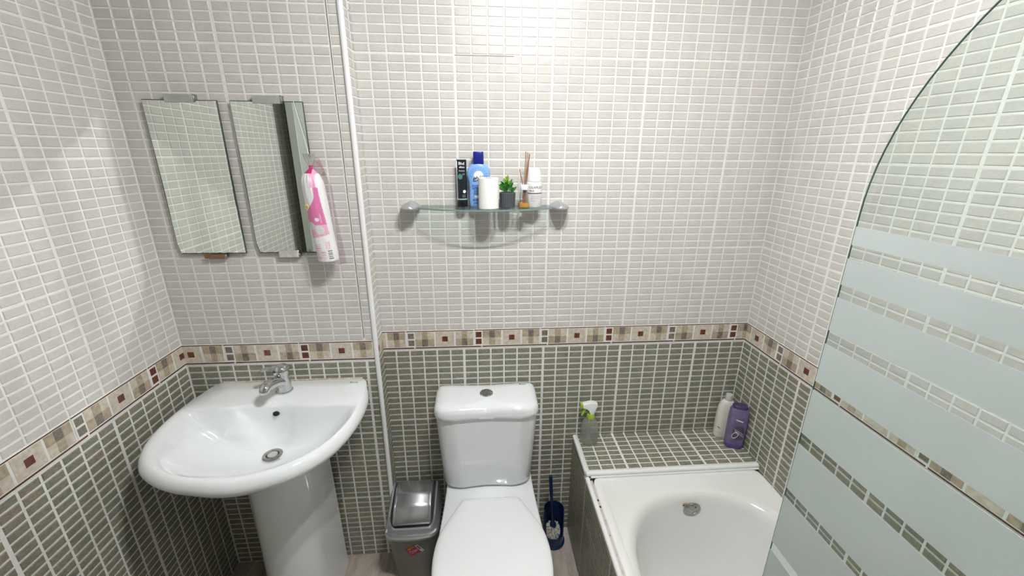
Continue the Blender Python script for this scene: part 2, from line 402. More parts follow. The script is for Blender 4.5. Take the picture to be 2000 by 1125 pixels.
# dirty gap between the trim and the bath, with black mould dots
box('sealant_gap', (XB + .014, YF, ZT - .012), (XB + .0245, YL - .006, ZT - .003), mat('dirty_sealant', (.62, .60, .55), .7, col2=(.50, .46, .40), vscale=60), bp)
for y, r in ((-.224, .0055), (-.318, .0045), (-.345, .005), (-.40, .0015), (-.455, .0018)):
    lathe('mould_spot', [(r, 0), (r * .8, .001), (r * .1, .0013)], mat('mould', (.03, .015, .01), .9), bp, n=8, sx=.7, M=Matrix.Translation((XB + .0205, y, ZT - .003)))

# ------------------------------------------------------------------ bathtub
tub = thing('bathtub', 'white enamel bathtub set between the tiled ledge and the right wall', 'bathtub', (.78, -1, 0))
def super_ring(cx, cy, a, b, z, n=96, p=2.6, q=None):
    out = []
    for i in range(n):
        t = 2 * PI * i / n; c, s = math.cos(t), math.sin(t); e = 2 / p
        out.append(Vector((cx + a * math.copysign(abs(c) ** e, c), cy + b * math.copysign(abs(s) ** e, s), z)))
    return out
X0, X1, Y0, Y1 = XB + .0235, XR - .0025, YL - .002, YF + .06
cx, cy = .782, (-.292 + -1.78) / 2; A, B = .288, (1.78 - .292) / 2
def rect_ring(x0, x1, y0, y1, z, n=96, r=.012):
    """rounded rect sampled by the same angles as super_ring, for a clean loft"""
    out = []; mx, my = (x0 + x1) / 2, (y0 + y1) / 2; a, b = (x1 - x0) / 2, (y1 - y0) / 2
    for i in range(n):
        t = 2 * PI * i / n; c, s = math.cos(t), math.sin(t); e = 2 / 40
        out.append(Vector((mx + a * math.copysign(abs(c) ** e, c), my + b * math.copysign(abs(s) ** e, s), z)))
    return out
NR = 160
rings = [rect_ring(X0 + .004, X1, Y1, Y0, .05, NR), rect_ring(X0 + .002, X1, Y1, Y0, ZT - .02, NR), rect_ring(X0, X1, Y1, Y0, ZT - .006, NR),
         rect_ring(X0 + .001, X1 - .001, Y1 + .001, Y0 - .001, ZT - .001, NR), rect_ring(X0 + .004, X1 - .003, Y1 + .004, Y0 - .004, ZT + .001, NR)]
def tub_ring(k, z):
    out = []; ye, yn = -.295 - k, -1.775 + k; e = .31 - k * .4; a_ = A - k
    for i in range(NR):
        t = 2 * PI * i / NR; c, s_ = math.cos(t), math.sin(t); q = 2 / 2.35
        x = cx + a_ * math.copysign(abs(c) ** q, c); yy = math.copysign(abs(s_) ** q, s_)
        out.append(Vector((x, (ye - e + e * yy) if s_ >= 0 else (yn + e + e * yy), z)))
    return out
rings += [rect_ring(X0 + .026, X1 - .012, Y1 + .026, Y0 - .022, ZT + .001, NR), rect_ring(X0 + .029, X1 - .014, Y1 + .029, Y0 - .025, ZT - .0012, NR)]
rings += [tub_ring(-.012, ZT - .001), tub_ring(-.002, ZT - .003), tub_ring(.008, ZT - .009), tub_ring(.016, ZT - .02), tub_ring(.021, ZT - .04), tub_ring(.026, ZT - .08), tub_ring(.036, ZT - .16),
          tub_ring(.05, ZT - .25), tub_ring(.07, ZT - .33), tub_ring(.10, ZT - .375), tub_ring(.15, ZT - .395), tub_ring(.24, ZT - .40)]
loft('tub_shell', rings, M_enamel, tub, cap0=True, cap1=True, ang=60)
# overflow plate on the head wall of the tub
ov = Matrix.Translation((.795, -.321, .408)) @ Matrix.Rotation(PI / 2 + .15, 4, 'X')
lathe('overflow_cover', [(.012, -.012), (.027, -.006), (.031, 0), (.0305, .003), (.027, .006), (.015, .0082), (.0, .0088)], M_chrome2, tub, n=40, M=ov)
lathe('overflow_screw', [(.0055, .006), (.0055, .0095), (.003, .0105), (.0, .0105)], M_chrome, tub, n=16, M=ov @ Matrix.Translation((.008, -.008, 0)))
lathe('overflow_screw', [(.003, .004), (.003, .0075), (.0, .008)], M_gap, tub, n=10, M=ov @ Matrix.Translation((.006, .02, 0)))
tube('overflow_lug', [ov @ Vector((.007 * math.cos(a), -.031 + .007 * math.sin(a), .001)) for a in [PI * 2 * k / 12 for k in range(6, 13)]], .0014, M_chrome2, tub, 8)
lathe('rust_stain', [(.012, -.0035), (.010, -.0028), (.0, -.0025)], mat('rust_stain', (.42, .26, .10), .8, col2=(.75, .66, .5), vscale=200), tub, n=16, sx=1.3, sy=.6, M=ov @ Matrix.Translation((-.022, .026, 0)))
lathe('hole', [(.0035, -.001), (.0, -.0005)], M_gap, tub, n=10, M=ov @ Matrix.Translation((-.034, .022, 0)))

# ------------------------------------------------------------------ shower screen
XG0, XG1 = .4675, .4735; YG = -1.000; RG = .25; ZT0 = 1.54; YGB = YF
sc = thing('shower_screen', 'glass bath screen with frosted horizontal bands and a curved top corner', 'shower screen', ((XG0 + XG1) / 2, -1.4, ZT))
prof = [(YG, ZT + .004), (YG, ZT0)] + [(YG - RG + RG * math.cos(a), ZT0 + RG * math.sin(a)) for a in [PI / 2 * k / 24 for k in range(1, 25)]] + [(YGB, ZT0 + RG), (YGB, ZT + .004)]
bm = bmesh.new()
v0 = [bm.verts.new((XG0, y, z)) for y, z in prof]; v1 = [bm.verts.new((XG1, y, z)) for y, z in prof]
bm.faces.new(v0); bm.faces.new(v1[::-1])
for i in range(len(prof)):
    j = (i + 1) % len(prof); bm.faces.new((v0[j], v0[i], v1[i], v1[j])).material_index = 1
finish('glass_panel', bm, [M_glass, clear_glass('cut_glass_edge', (.86, .91, .885))], sc, smooth=False)
tube('polished_edge', [(XG0 + .0006, y, z) for y, z in prof[:-2]], .0009, M_edge, sc, 6)
bands = [(1.524, 1.504), (1.489, 1.459), (1.444, 1.404), (1.387, 1.337), (1.325, 1.263), (1.247, 1.176), (1.163, 1.082), (1.069, .978), (.965, .864), (.851, .740)]
for t, b in bands:
    bm = bmesh.new(); box_into(bm, (XG0 - .00025, YGB, b + .0035), (XG0 - .0001, YG - .0005, t + .0035)); finish('frosted_band', bm, M_frost, sc, smooth=False)

# ------------------------------------------------------------------ wash basin
bx, bd = -.595, -.073
wbn = thing('wash_basin', 'white ceramic pedestal basin with rounded front under the two mirrors', 'basin', (bx, -.3, 0))
half = [(0, -.562), (.055, -.5605), (.11, -.546), (.163, -.521), (.205, -.485), (.238, -.440), (.262, -.385), (.277, -.325), (.2835, -.265), (.283, -.205), (.274, -.15), (.259, -.105), (.246, -.077), (.236, bd - .0015)]
back = [(.18, bd - .001), (.12, bd - .001), (.06, bd - .001), (0, bd - .001)]
pts = half + back
lefts = [(.055, -.553), (.11, -.541), (.168, -.517), (.219, -.482), (.256, -.437), (.279, -.384), (.2915, -.325), (.2945, -.265), (.291, -.205), (.280, -.15), (.264, -.105), (.249, -.077), (.238, bd - .0015)] + back[:-1]
loop = [(bx + x, y) for x, y in pts] + [(bx - x, y) for x, y in reversed(lefts)]
outer = [(p.x, p.y) for p in cr([(x, y, 0) for x, y in loop], 6, True)]
C0 = Vector((bx, -.285))            # drain position in plan
def inner_xy(t):
    """bowl opening, as half-width/plan curve parameterised by angle about C0"""
    return None
inner_pts = [(0, -.527), (.06, -.525), (.115, -.510), (.165, -.478), (.207, -.435), (.238, -.380), (.254, -.32), (.257, -.27), (.246, -.238), (.20, -.231), (.145, -.230), (.09, -.222), (.045, -.208), (0, -.203)]
loop2 = [(bx + x, y) for x, y in inner_pts] + [(bx - x, y) for x, y in reversed(inner_pts[1:-1])]
inner = [(p.x, p.y) for p in cr([(x, y, 0) for x, y in loop2], 8, True)]
def ray_r(poly, c, ang):
    d = Vector((math.cos(ang), math.sin(ang))); best = 0
    for i in range(len(poly)):
        a = Vector(poly[i]) - c; b = Vector(poly[(i + 1) % len(poly)]) - c; e = b - a
        den = d.x * e.y - d.y * e.x
        if abs(den) < 1e-12: continue
        t = (a.x * e.y - a.y * e.x) / den; s = (a.x * d.y - a.y * d.x) / den
        if t > 0 and -1e-6 <= s <= 1 + 1e-6: best = max(best, t)
    return best
NB = 144; ZR = .834
angs = [2 * PI * i / NB for i in range(NB)]
ro = [ray_r(outer, C0, a) for a in angs]; ri = [ray_r(inner, C0, a) for a in angs]
def bring(fr, z): return [Vector((C0.x + fr(i) * math.cos(angs[i]), C0.y + fr(i) * math.sin(angs[i]), z(i) if callable(z) else z)) for i in range(NB)]
def sstep(a, b, x): t = max(0, min(1, (x - a) / (b - a))); return t * t * (3 - 2 * t)
def isback(i): return sstep(-.16, -.085, C0.y + ro[i] * math.sin(angs[i]))   # 1 where the rim meets the wall
def clampb(pts):
    for p in pts: p.y = min(p.y, bd - .0008)
    return pts
rings = [bring(lambda i: min(ro[i] * .40, .105), .665), bring(lambda i: min(ro[i] * .52, .13), .680), bring(lambda i: ro[i] * .72, .735), bring(lambda i: ro[i] - .026, .774),
         bring(lambda i: ro[i] - .011, .785), bring(lambda i: ro[i] - .003 * (1 - isback(i)), .797), bring(lambda i: ro[i], .806),
         bring(lambda i: ro[i] - .002, .816), bring(lambda i: ro[i] - .007 * (1 - isback(i)), lambda i: .826 + .002 * isback(i)), bring(lambda i: ro[i] - .016 + .01 * isback(i), lambda i: ZR),
         bring(lambda i: ri[i] + (ro[i] - .016 + .01 * isback(i) - ri[i]) * .6, ZR), bring(lambda i: ri[i] + min(.012, (ro[i] - .016 + .01 * isback(i) - ri[i]) * .3), ZR - .0015), bring(lambda i: ri[i], ZR - .0045), bring(lambda i: ri[i] - .006, ZR - .0095), bring(lambda i: ri[i] - .012, ZR - .017)]
rings = [clampb(r) for r in rings]
ZD = .690
for k in (.94, .88, .8, .7, .6, .5, .4, .3, .2, .12):
    def rr(i, k=k): return .021 + (ri[i] - .012 - .021) * k
    def zz(i, k=k):
        f = .5 + .5 * math.sin(angs[i])          # 1 at the back, 0 at the front
        p = 1.6 + 2.0 * f ** 1.5
        return ZD + (ZR - .016 - ZD) * k ** p
    rings.append(bring(rr, zz))
rings.append(bring(lambda i: .021, ZD - .001)); rings.append(bring(lambda i: .019, ZD - .01))
loft('basin_bowl', rings, M_porc, wbn, cap0=True, cap1=False, ang=70)
lathe('drain', [(.018, ZD - .012), (.0225, ZD - .002), (.0285, ZD + .001), (.029, ZD + .0025), (.026, ZD + .0042), (.020, ZD + .0042), (.0175, ZD + .001), (.0165, ZD - .006), (.0, ZD - .007)], M_chrome2, wbn, cx=C0.x, cy=C0.y, n=40)
lathe('drain_plug', [(.0145, ZD - .008), (.0145, ZD + .0035), (.012, ZD + .0055), (.0, ZD + .006)], mat('plug_grey', (.55, .55, .52), .25, metal=.4), wbn, cx=C0.x, cy=C0.y, n=28)
# overflow hole in the back of the bowl
oh = Matrix.Translation((bx, -.2185, .797)) @ Matrix.Rotation(PI / 2 - .42, 4, 'X')
lathe('overflow_hole', [(.0095, -.006), (.0095, .0056), (.0085, .006), (.0082, .0058), (.0, .0056)], M_dark, wbn, n=24, M=oh, sy=.8)
text('maker_mark', 'Roca', .0135, M_dark, wbn, Matrix.Translation((bx + .215, -.105, ZR + .0004)))
# silicone bead along the wall
tube('silicone_bead', [(bx - .236, bd - .001, ZR), (bx + .236, bd - .001, ZR)], .003, mat('aged_silicone', (.72, .67, .58), .6, col2=(.45, .36, .26), vscale=90), wbn, 8)
# pedestal: half-round column, a little wider at the foot
ped = []
for z, r_ in ((0, .106), (.012, .1055), (.05, .1025), (.2, .100), (.35, .0975), (.5, .095), (.60, .0935), (.672, .0935)):
    ring = [Vector((bx + r_ * math.cos(PI * k / 32), -.262 - r_ * math.sin(PI * k / 32), z)) for k in range(33)]
    ring += [Vector((bx - r_, -.20, z)), Vector((bx - r_ * .96, -.10, z)), Vector((bx - r_ * .4, -.10, z)), Vector((bx + r_ * .4, -.10, z)), Vector((bx + r_ * .96, -.10, z)), Vector((bx + r_, -.20, z))]
    ped.append(ring)
loft('pedestal', ped, M_porc, wbn, ang=50)

# mixer tap
tx, ty = bx - .002, -.143
tp = thing('mixer_tap', 'chrome single lever mixer tap on the back of the basin', 'tap', (tx, ty, ZR))
lathe('tap_base', [(.0, ZR - .002), (.0265, ZR - .001), (.0275, ZR + .002), (.0265, ZR + .005), (.024, ZR + .006)], M_chrome, tp, cx=tx, cy=ty)
lathe('tap_body', [(.0, ZR + .004), (.0245, ZR + .005), (.0235, ZR + .03), (.0225, ZR + .05), (.0225, ZR + .066), (.018, ZR + .07), (.0, ZR + .071)], M_chrome, tp, cx=tx, cy=ty)
sp = cr([(tx, ty - .004, ZR + .036), (tx - .006, ty - .030, ZR + .050), (tx - .012, ty - .060, ZR + .058), (tx - .014, ty - .076, ZR + .059), (tx - .015, ty - .085, ZR + .053), (tx - .015, ty - .086, ZR + .046)], 5)
tube('spout', sp, [.0200 - .005 * i / (len(sp) - 1) for i in range(len(sp))], M_chrome, tp, 20)
hd = Matrix.Translation((tx, ty, ZR + .068)) @ Matrix.Rotation(.12, 4, 'Y')
lathe('lever_head', [(.0, -.002), (.0235, 0), (.0245, .008), (.0235, .018), (.018, .026), (.008, .0295), (.0, .030)], M_chrome, tp, M=hd)
lv = []
for k, (d, z, wd, th) in enumerate([(0, .081, .019, .010), (.015, .087, .0185, .0085), (.028, .090, .0155, .006), (.042, .0905, .0125, .0045), (.054, .0895, .0105, .0035), (.058, .089, .004, .0015)]):
    dr = Vector((-.93, -.36, 0)); pr = Vector((.36, -.93, 0)); c = Vector((tx, ty, ZR + z)) + dr * d
    lv.append([c + pr * (wd * math.cos(a)) + Vector((0, 0, th * math.sin(a))) for a in [2 * PI * q / 16 for q in range(16)]])
loft('lever', lv, M_chrome, tp)
lathe('temperature_dot', [(.004, 0), (.0035, .0012), (.0, .0014)], M_dark, tp, n=12, M=Matrix.Translation((tx - .012, ty - .0225, ZR + .082)) @ Matrix.Rotation(PI / 2, 4, 'X') @ Matrix.Rotation(-.3, 4, 'Y'))

# ------------------------------------------------------------------ toilet
TX = .080
wc = thing('toilet', 'white close coupled toilet with closed lid between bin and brush', 'toilet', (TX, -.35, 0))
def cist_out(hw, yb, lob, mid, side, n=6):
    mid = lob + .009; P = [(hw, yb - .02), (hw + .001, (yb + side) / 2), (hw, side), (hw - .004, side - .35 * (side - lob)), (hw - .016, side - .70 * (side - lob)), (hw - .036, lob + .005), (hw - .065, lob), (hw * .48, lob + .0015), (hw * .24, lob + .0055), (0, lob + .0075)]
    L_ = [(TX + x, y) for x, y in P] + [(TX - x, y) for x, y in reversed(P[:-1])]
    L_ += [(TX - hw + .012, yb - .003), (TX - hw * .5, yb), (TX, yb), (TX + hw * .5, yb), (TX + hw - .012, yb - .003)]
    return [(p.x, p.y) for p in cr([(x, y, 0) for x, y in L_], n, True)]
def inset(P, k, c=None):
    cx_ = c[0] if c else sum(p[0] for p in P) / len(P); cy_ = c[1] if c else sum(p[1] for p in P) / len(P); out = []
    for x, y in P:
        d = math.hypot(x - cx_, y - cy_); s = max(0, (d - k) / d); out.append((cx_ + (x - cx_) * s, cy_ + (y - cy_) * s))
    return out
def R3(P, z): return [Vector((x, min(y, -.004), z)) for x, y in P]
body = []
for z, hw, lob, mid, side in ((.394, .148, -.146, -.134, -.10), (.400, .160, -.158, -.146, -.11), (.412, .165, -.163, -.151, -.115), (.50, .170, -.168, -.156, -.118), (.60, .176, -.174, -.161, -.122), (.69, .181, -.180, -.166, -.126), (.712, .182, -.181, -.167, -.126)):
    body.append(R3(cist_out(hw, -.008, lob, mid, side), z))
loft('cistern_body', body, M_porc, wc, ang=60)
lo = cist_out(.187, -.006, -.188, -.173, -.130)
lid = [R3(inset(lo, .006), .713), R3(lo, .716), R3(lo, .728), R3(inset(lo, .002), .739), R3(inset(lo, .007), .748), R3(inset(lo, .016), .7545), R3(inset(lo, .032), .7585), R3(inset(lo, .06), .7605), R3(inset(lo, .085), .761)]
loft('cistern_lid', lid, M_porc, wc, ang=60)
lathe('flush_button', [(.0, .758), (.0235, .760), (.0245, .762), (.0235, .764), (.0195, .7645), (.019, .763), (.0, .763)], M_chrome, wc, cx=TX, cy=-.088, n=36)
lathe('flush_button_half', [(.0175, .7625), (.0172, .7652), (.0, .7658)], M_chrome2, wc, cx=TX, cy=-.088, n=32)
text('maker_mark', 'Roca', .0125, M_dark, wc, Matrix.Translation((TX + .138, -.034, .7605)))
def wc_out(P, n=6):
    L_ = [(TX + .008 + x, y) for x, y in P] + [(TX + .008 - x, y) for x, y in reversed([p for p in P if abs(p[0]) > 1e-6])]
    return [(p.x, p.y) for p in cr([(x, y, 0) for x, y in L_], n, True)]
rim = [(0, -.02), (.10, -.02), (.150, -.022), (.163, -.05), (.164, -.12), (.166, -.2), (.172, -.30), (.179, -.40), (.181, -.47), (.172, -.55), (.145, -.62), (.095, -.672), (.045, -.692), (0, -.697)]
def sc_(P, kx, y0, y1):
    ys = [p[1] for p in P]; a, b = max(ys), min(ys)
    return [(x * kx, y0 + (y - a) / (b - a) * (y1 - y0)) for x, y in P]
bw = [(0, .62, -.03, -.50), (.03, .60, -.03, -.50), (.10, .58, -.03, -.49), (.20, .66, -.025, -.54), (.28, .84, -.022, -.62), (.33, .95, -.02, -.67), (.36, .99, -.02, -.692), (.380, 1, -.02, -.697), (.389, .993, -.023, -.694), (.392, .965, -.03, -.682)]
loft('bowl', [[Vector((x, y, z)) for x, y in wc_out(sc_(rim, k, a, b))] for z, k, a, b in bw], M_porc, wc, ang=60)
seatP = [(0, -.232), (.06, -.232), (.098, -.236), (.108, -.247), (.128, -.285), (.152, -.33), (.171, -.375), (.181, -.43), (.182, -.49), (.172, -.56), (.143, -.63), (.09, -.683), (.04, -.702), (0, -.706)]
so = wc_out(seatP); cs = (TX + .008, -.46)
loft('seat', [[Vector((x, y, z)) for x, y in inset(so, k, cs)] for k, z in ((.006, .3925), (.002, .3945), (.002, .405), (.006, .4075))], M_plast, wc, ang=60)
loft('seat_lid', [[Vector((x, y, z)) for x, y in inset(so, k, cs)] for k, z in ((.004, .4085), (.0, .4105), (.0, .4175), (.0025, .422), (.008, .4255), (.02, .428), (.045, .430), (.09, .4315), (.14, .432))], M_plast, wc, ang=60)
for sx in (-1, 1):
    lathe('hinge', [(.012, 0), (.012, .04), (.0105, .043), (.0, .043)], M_plast, wc, n=20, M=Matrix.Translation((TX + .008 + sx * .075, -.228, .402)) @ Matrix.Rotation(sx * PI / 2, 4, 'Y') @ Matrix.Translation((0, 0, -.02)))

# ------------------------------------------------------------------ pedal-less swing bin
BX = -.2055
bn = thing('swing_bin', 'silver plastic swing lid bin standing between basin and toilet', 'bin', (BX, -.14, 0))
M_bin = mat('silver_plastic', (.44, .45, .46), .27, metal=.8)
M_bin2 = mat('dark_bin_seam', (.035, .04, .05), .35)
M_binb = mat('silver_grey_body', (.25, .25, .235), .4, metal=.45)
def rr_ring(x0, x1, y0, y1, z, r, n=8, bow=0, zf=None):
    out = []
    for cxx, cyy, a0 in ((x1 - r, y1 - r, 0), (x0 + r, y1 - r, PI / 2), (x0 + r, y0 + r, PI), (x1 - r, y0 + r, 3 * PI / 2)):
        for k in range(n + 1):
            a = a0 + PI / 2 * k / n; x = cxx + r * math.cos(a); y = cyy + r * math.sin(a)
            out.append([x, y])
        if a0 == PI:   # straight front edge, bowed
            for k in range(1, 8): out.append([x0 + r + (x1 - x0 - 2 * r) * k / 8, y0])
    res = []
    for x, y in out:
        if bow and y < y0 + r * 1.2:
            t = (x - (x0 + x1) / 2) / ((x1 - x0) / 2); y -= bow * (1 - t * t)
        res.append(Vector((x, y, zf(x, y) if zf else z)))
    return res
hw = .0945
bz = lambda z, k, b: rr_ring(BX - k, BX + k, -.215 - b, -.022 + (.08 - b) * .1, z, .03, bow=.010)
loft('bin_body', [rr_ring(BX - .070, BX + .070, -.19, -.04, 0, .028, bow=.006), rr_ring(BX - .074, BX + .074, -.193, -.038, .01, .028, bow=.007), rr_ring(BX - .0945, BX + .0945, -.224, -.025, .256, .03, bow=.010)], M_binb, bn)
ARC = [(-.236, .262), (-.205, .272), (-.185, .300), (-.160, .325), (-.120, .345), (-.085, .349), (-.050, .337), (-.020, .315), (0, .30)]
def arch(y):
    for (a, za), (b, zb) in zip(ARC, ARC[1:]):
        if a <= y <= b:
            t = (y - a) / (b - a); return za + (zb - za) * t
    return ARC[0][1] if y < ARC[0][0] else ARC[-1][1]
loft('bin_collar', [rr_ring(BX - .096, BX + .096, -.226, -.024, .246, .034, bow=.012), rr_ring(BX - .1005, BX + .1005, -.231, -.021, .252, .036, bow=.013), rr_ring(BX - .1005, BX + .1005, -.231, -.021, .259, .036, bow=.013), rr_ring(BX - .0975, BX + .0975, -.227, -.022, .264, .034, bow=.011),
      rr_ring(BX - .094, BX + .094, -.219, -.024, 0, .032, bow=.008, zf=lambda x, y: arch(y) - .010),
      rr_ring(BX - .087, BX + .087, -.211, -.028, 0, .028, bow=.003, zf=lambda x, y: arch(y) + .004),
      rr_ring(BX - .080, BX + .080, -.205, -.032, 0, .022, bow=.002, zf=lambda x, y: arch(y) + .004),
      rr_ring(BX - .077, BX + .077, -.202, -.034, 0, .020, bow=.002, zf=lambda x, y: arch(y) - .010)], M_bin, bn, cap1=False, cap0=False, ang=30)
loft('bin_opening', [rr_ring(BX - .079, BX + .079, -.204, -.033, 0, .02, zf=lambda x, y: arch(y) - .012)], M_bin2, bn, cap0=False)
lw = .0705; rows = []
for k in range(25):
    y = -.197 + .152 * k / 24; z = arch(y) + .006
    rows.append([Vector((BX - lw, y, z - .02)), Vector((BX - lw, y, z - .003)), Vector((BX - lw + .003, y, z)), Vector((BX - lw + .0075, y, z)), Vector((BX - lw + .009, y, z - .002)), Vector((BX - lw + .013, y, z + .0015)), Vector((BX, y, z + .003)),
                 Vector((BX + lw - .013, y, z + .0015)), Vector((BX + lw - .009, y, z - .002)), Vector((BX + lw - .0075, y, z)), Vector((BX + lw - .003, y, z)), Vector((BX + lw, y, z - .003)), Vector((BX + lw, y, z - .02))])
loft('swing_lid', rows, M_bin, bn, ang=50)
box('lid_lip', (BX - lw + .004, -.2015, .280), (BX + lw - .004, -.196, .286), M_bin, bn, bev=.002, seg=2)
# sticker on the front of the body
def on_bin(x, z):   # point on the front face of the body
    t = z / .256; h = .074 + .0205 * t; u = (x - BX) / h; return Vector((x, -.193 - .031 * t - (.007 + .003 * t) * (1 - u * u) - .0008, z))
stm = Matrix.Rotation(-.55, 3, 'Y'); SC = (BX + .008, .185)
def sticker(name, pts2, mt, off=0, par=bn):
    vs = []
    for x, z in pts2:
        q = stm @ Vector((x * 1.35, 0, z * 1.35)); p = on_bin(SC[0] + q.x, SC[1] + q.z); p.y -= off; vs.append(p)
    return pyd(name, [tuple(v) for v in vs], [tuple(range(len(vs)))], mt, par)
stk = sticker('sticker', [(-.021, -.016), (.020, -.016), (.020, .016), (-.021, .016)], mat('magenta_print', (.42, .02, .11), .4))
sticker('sticker_strip', [(.012, -.0165), (.0215, -.0165), (.0215, .0165), (.012, .0165)], mat('label_white', (.75, .73, .70), .5), .0004, stk)
sticker('barcode', [(.0145, -.005), (.019, -.005), (.019, .012), (.0145, .012)], mat('label_grey', (.12, .11, .11), .5), .0008, stk)
sticker('sticker_flash', [(-.012, .006), (-.002, .012), (.010, .013), (.011, .016), (-.013, .016)], mat('orange_print', (.75, .25, .04), .5), .0004, stk)
text('lettering', 'Ponge', .0142, mat('pale_pink', (.85, .55, .65), .5), stk, Matrix.Identity(4), wrap=lambda q: (lambda r: on_bin(SC[0] + r.x, SC[1] + r.z) - Vector((0, .0009, 0)))(stm @ Vector((q.x - .005, 0, q.y + .001))), shear=.3)
sticker('underline', [(-.016, -.0075), (.008, -.004), (.008, -.0028), (-.016, -.006)], MATS['pale_pink'], .0007, stk)

# ------------------------------------------------------------------ toilet brush
QX, QY = .358, -.062
M_navy = mat('navy_plastic', (.004, .022, .085), .22)
br = thing('toilet_brush', 'toilet brush with navy handle standing in its open fronted navy holder', 'toilet brush', (QX, QY, .012))
hl = thing('brush_holder', 'navy plastic open fronted holder standing on the floor beside the bath panel', 'brush holder', (QX, QY, 0))
lathe('holder_base', [(.0, 0), (.050, 0), (.052, .003), (.0515, .008), (.047, .012), (.0, .012)], M_navy, hl, cx=QX, cy=QY, n=40)
bm = bmesh.new(); Ro, Ri = [], []
nseg = 56; levels = [k / 14 for k in range(15)]
def wall_h(a):   # height of the shell over angle; tall at the back, scooped out in front
    f = .5 - .5 * math.cos(a)        # 0 at the front, 1 at the back
    return .052 + (.175 - .052) * sstep(.16, .30, f) + .0
grid_o = []; grid_i = []
for li, l in enumerate(levels):
    ro_, ri_ = [], []
    for k in range(nseg):
        a = 2 * PI * k / nseg; h = wall_h(a); z = .008 + (h - .008) * l
        R_ = .0465 - .0035 * z / .17; th = a - PI / 2
        ro_.append(Vector((QX + R_ * math.cos(th), QY + R_ * math.sin(th), z))); ri_.append(Vector((QX + (R_ - .0025) * math.cos(th), QY + (R_ - .0025) * math.sin(th), z)))
    grid_o.append(ro_); grid_i.append(ri_)
loft_into(bm, grid_o + grid_i[::-1], cap0=False, cap1=False)
finish('holder_shell', bm, M_navy, hl, ang=50)
# brush: stick, collar and bristle head
tube('brush_handle', cr([(QX - .002, QY - .004, .085), (QX - .008, QY - .006, .16), (QX - .016, QY - .008, .26), (QX - .022, QY - .010, .345), (QX - .0225, QY - .010, .352)], 5), [.0075] * 5 + [.0062] * 5 + [.0072] * 5 + [.0072] * 4 + [.005, .002], M_navy, br, 14)
lathe('brush_collar', [(.0, .08), (.008, .08), (.015, .088), (.013, .098), (.008, .106), (.0, .107)], M_navy, br, cx=QX - .002, cy=QY - .004, n=20)
bm = bmesh.new()
for i in range(620):
    th = random.uniform(0, 2 * PI); zz0 = random.uniform(.028, .090); el = random.uniform(-.45, .45)
    c = Vector((QX - .002, QY - .004, zz0)); d = Vector((math.cos(th) * math.cos(el), math.sin(th) * math.cos(el), math.sin(el)))
    ln = .033 * math.sqrt(max(.15, 1 - ((zz0 - .058) / .045) ** 2)); e = c + d * ln; s = d.orthogonal().normalized() * .0007
    vs = [bm.verts.new(p) for p in (c - s, c + s, e + s, e - s)]; bm.faces.new(vs)
    s2 = d.cross(s); vs = [bm.verts.new(p) for p in (c - s2, c + s2, e + s2, e - s2)]; bm.faces.new(vs)
o = finish('bristles', bm, mat('white_bristle', (.78, .76, .70), .6), br, smooth=False); o['kind'] = 'stuff'

# ------------------------------------------------------------------ glass shelf
ZS = 1.431
gs = thing('glass_shelf', 'small glass wall shelf with grey brackets above the toilet', 'shelf', (.088, -.06, ZS - .008))
bm = bmesh.new(); N_ = 32; xa, xb = -.128, .305
fr = [(xa + (xb - xa) * k / N_, -.064 - .063 * (1 - (2 * k / N_ - 1) ** 2) ** .9) for k in range(N_ + 1)]
outl = [(xa, -.006)] + fr + [(xb, -.006)]
t_ = [bm.verts.new((x, y, ZS)) for x, y in outl]; b_ = [bm.verts.new((x, y, ZS - .0055)) for x, y in outl]
bm.faces.new(t_[::-1]); bm.faces.new(b_)
for i in range(len(outl)):
    j = (i + 1) % len(outl); bm.faces.new((t_[i], t_[j], b_[j], b_[i])).material_index = 1
finish('glass_plate', bm, [M_shelfglass, M_edge2], gs, smooth=False)
for bxx, sgn in ((-.155, -1), (.332, 1)):
    rg = []
    for k in range(17):
        t = k / 16; y = -.001 - .076 * t
        wd = .030 * math.sqrt(max(0, 1 - (t * .985) ** 2.6)) + .002; hh = .0145 * math.sqrt(max(0, 1 - (t * .99) ** 3)) + .0015
        ring = []
        for q in range(28):
            a = 2 * PI * q / 28; c, s = math.cos(a), math.sin(a)
            x = wd * math.copysign(abs(c) ** 1.15, c); z = hh * 1.25 * max(0, s) ** 1.1 * (1 - .35 * abs(c)) + hh * .75 * min(0, s)
            ring.append(Vector((bxx + x * (1.08 if c * sgn > 0 else .92), y, ZS - .004 + z)))
        rg.append(ring)
    loft('shelf_bracket', rg, M_satin, gs, ang=60)

# items on the shelf
def put(name, label, cat, x, y, z, rotz=0, group=None): return thing(name, label, cat, (x, y, z), group, rotz, world=False)
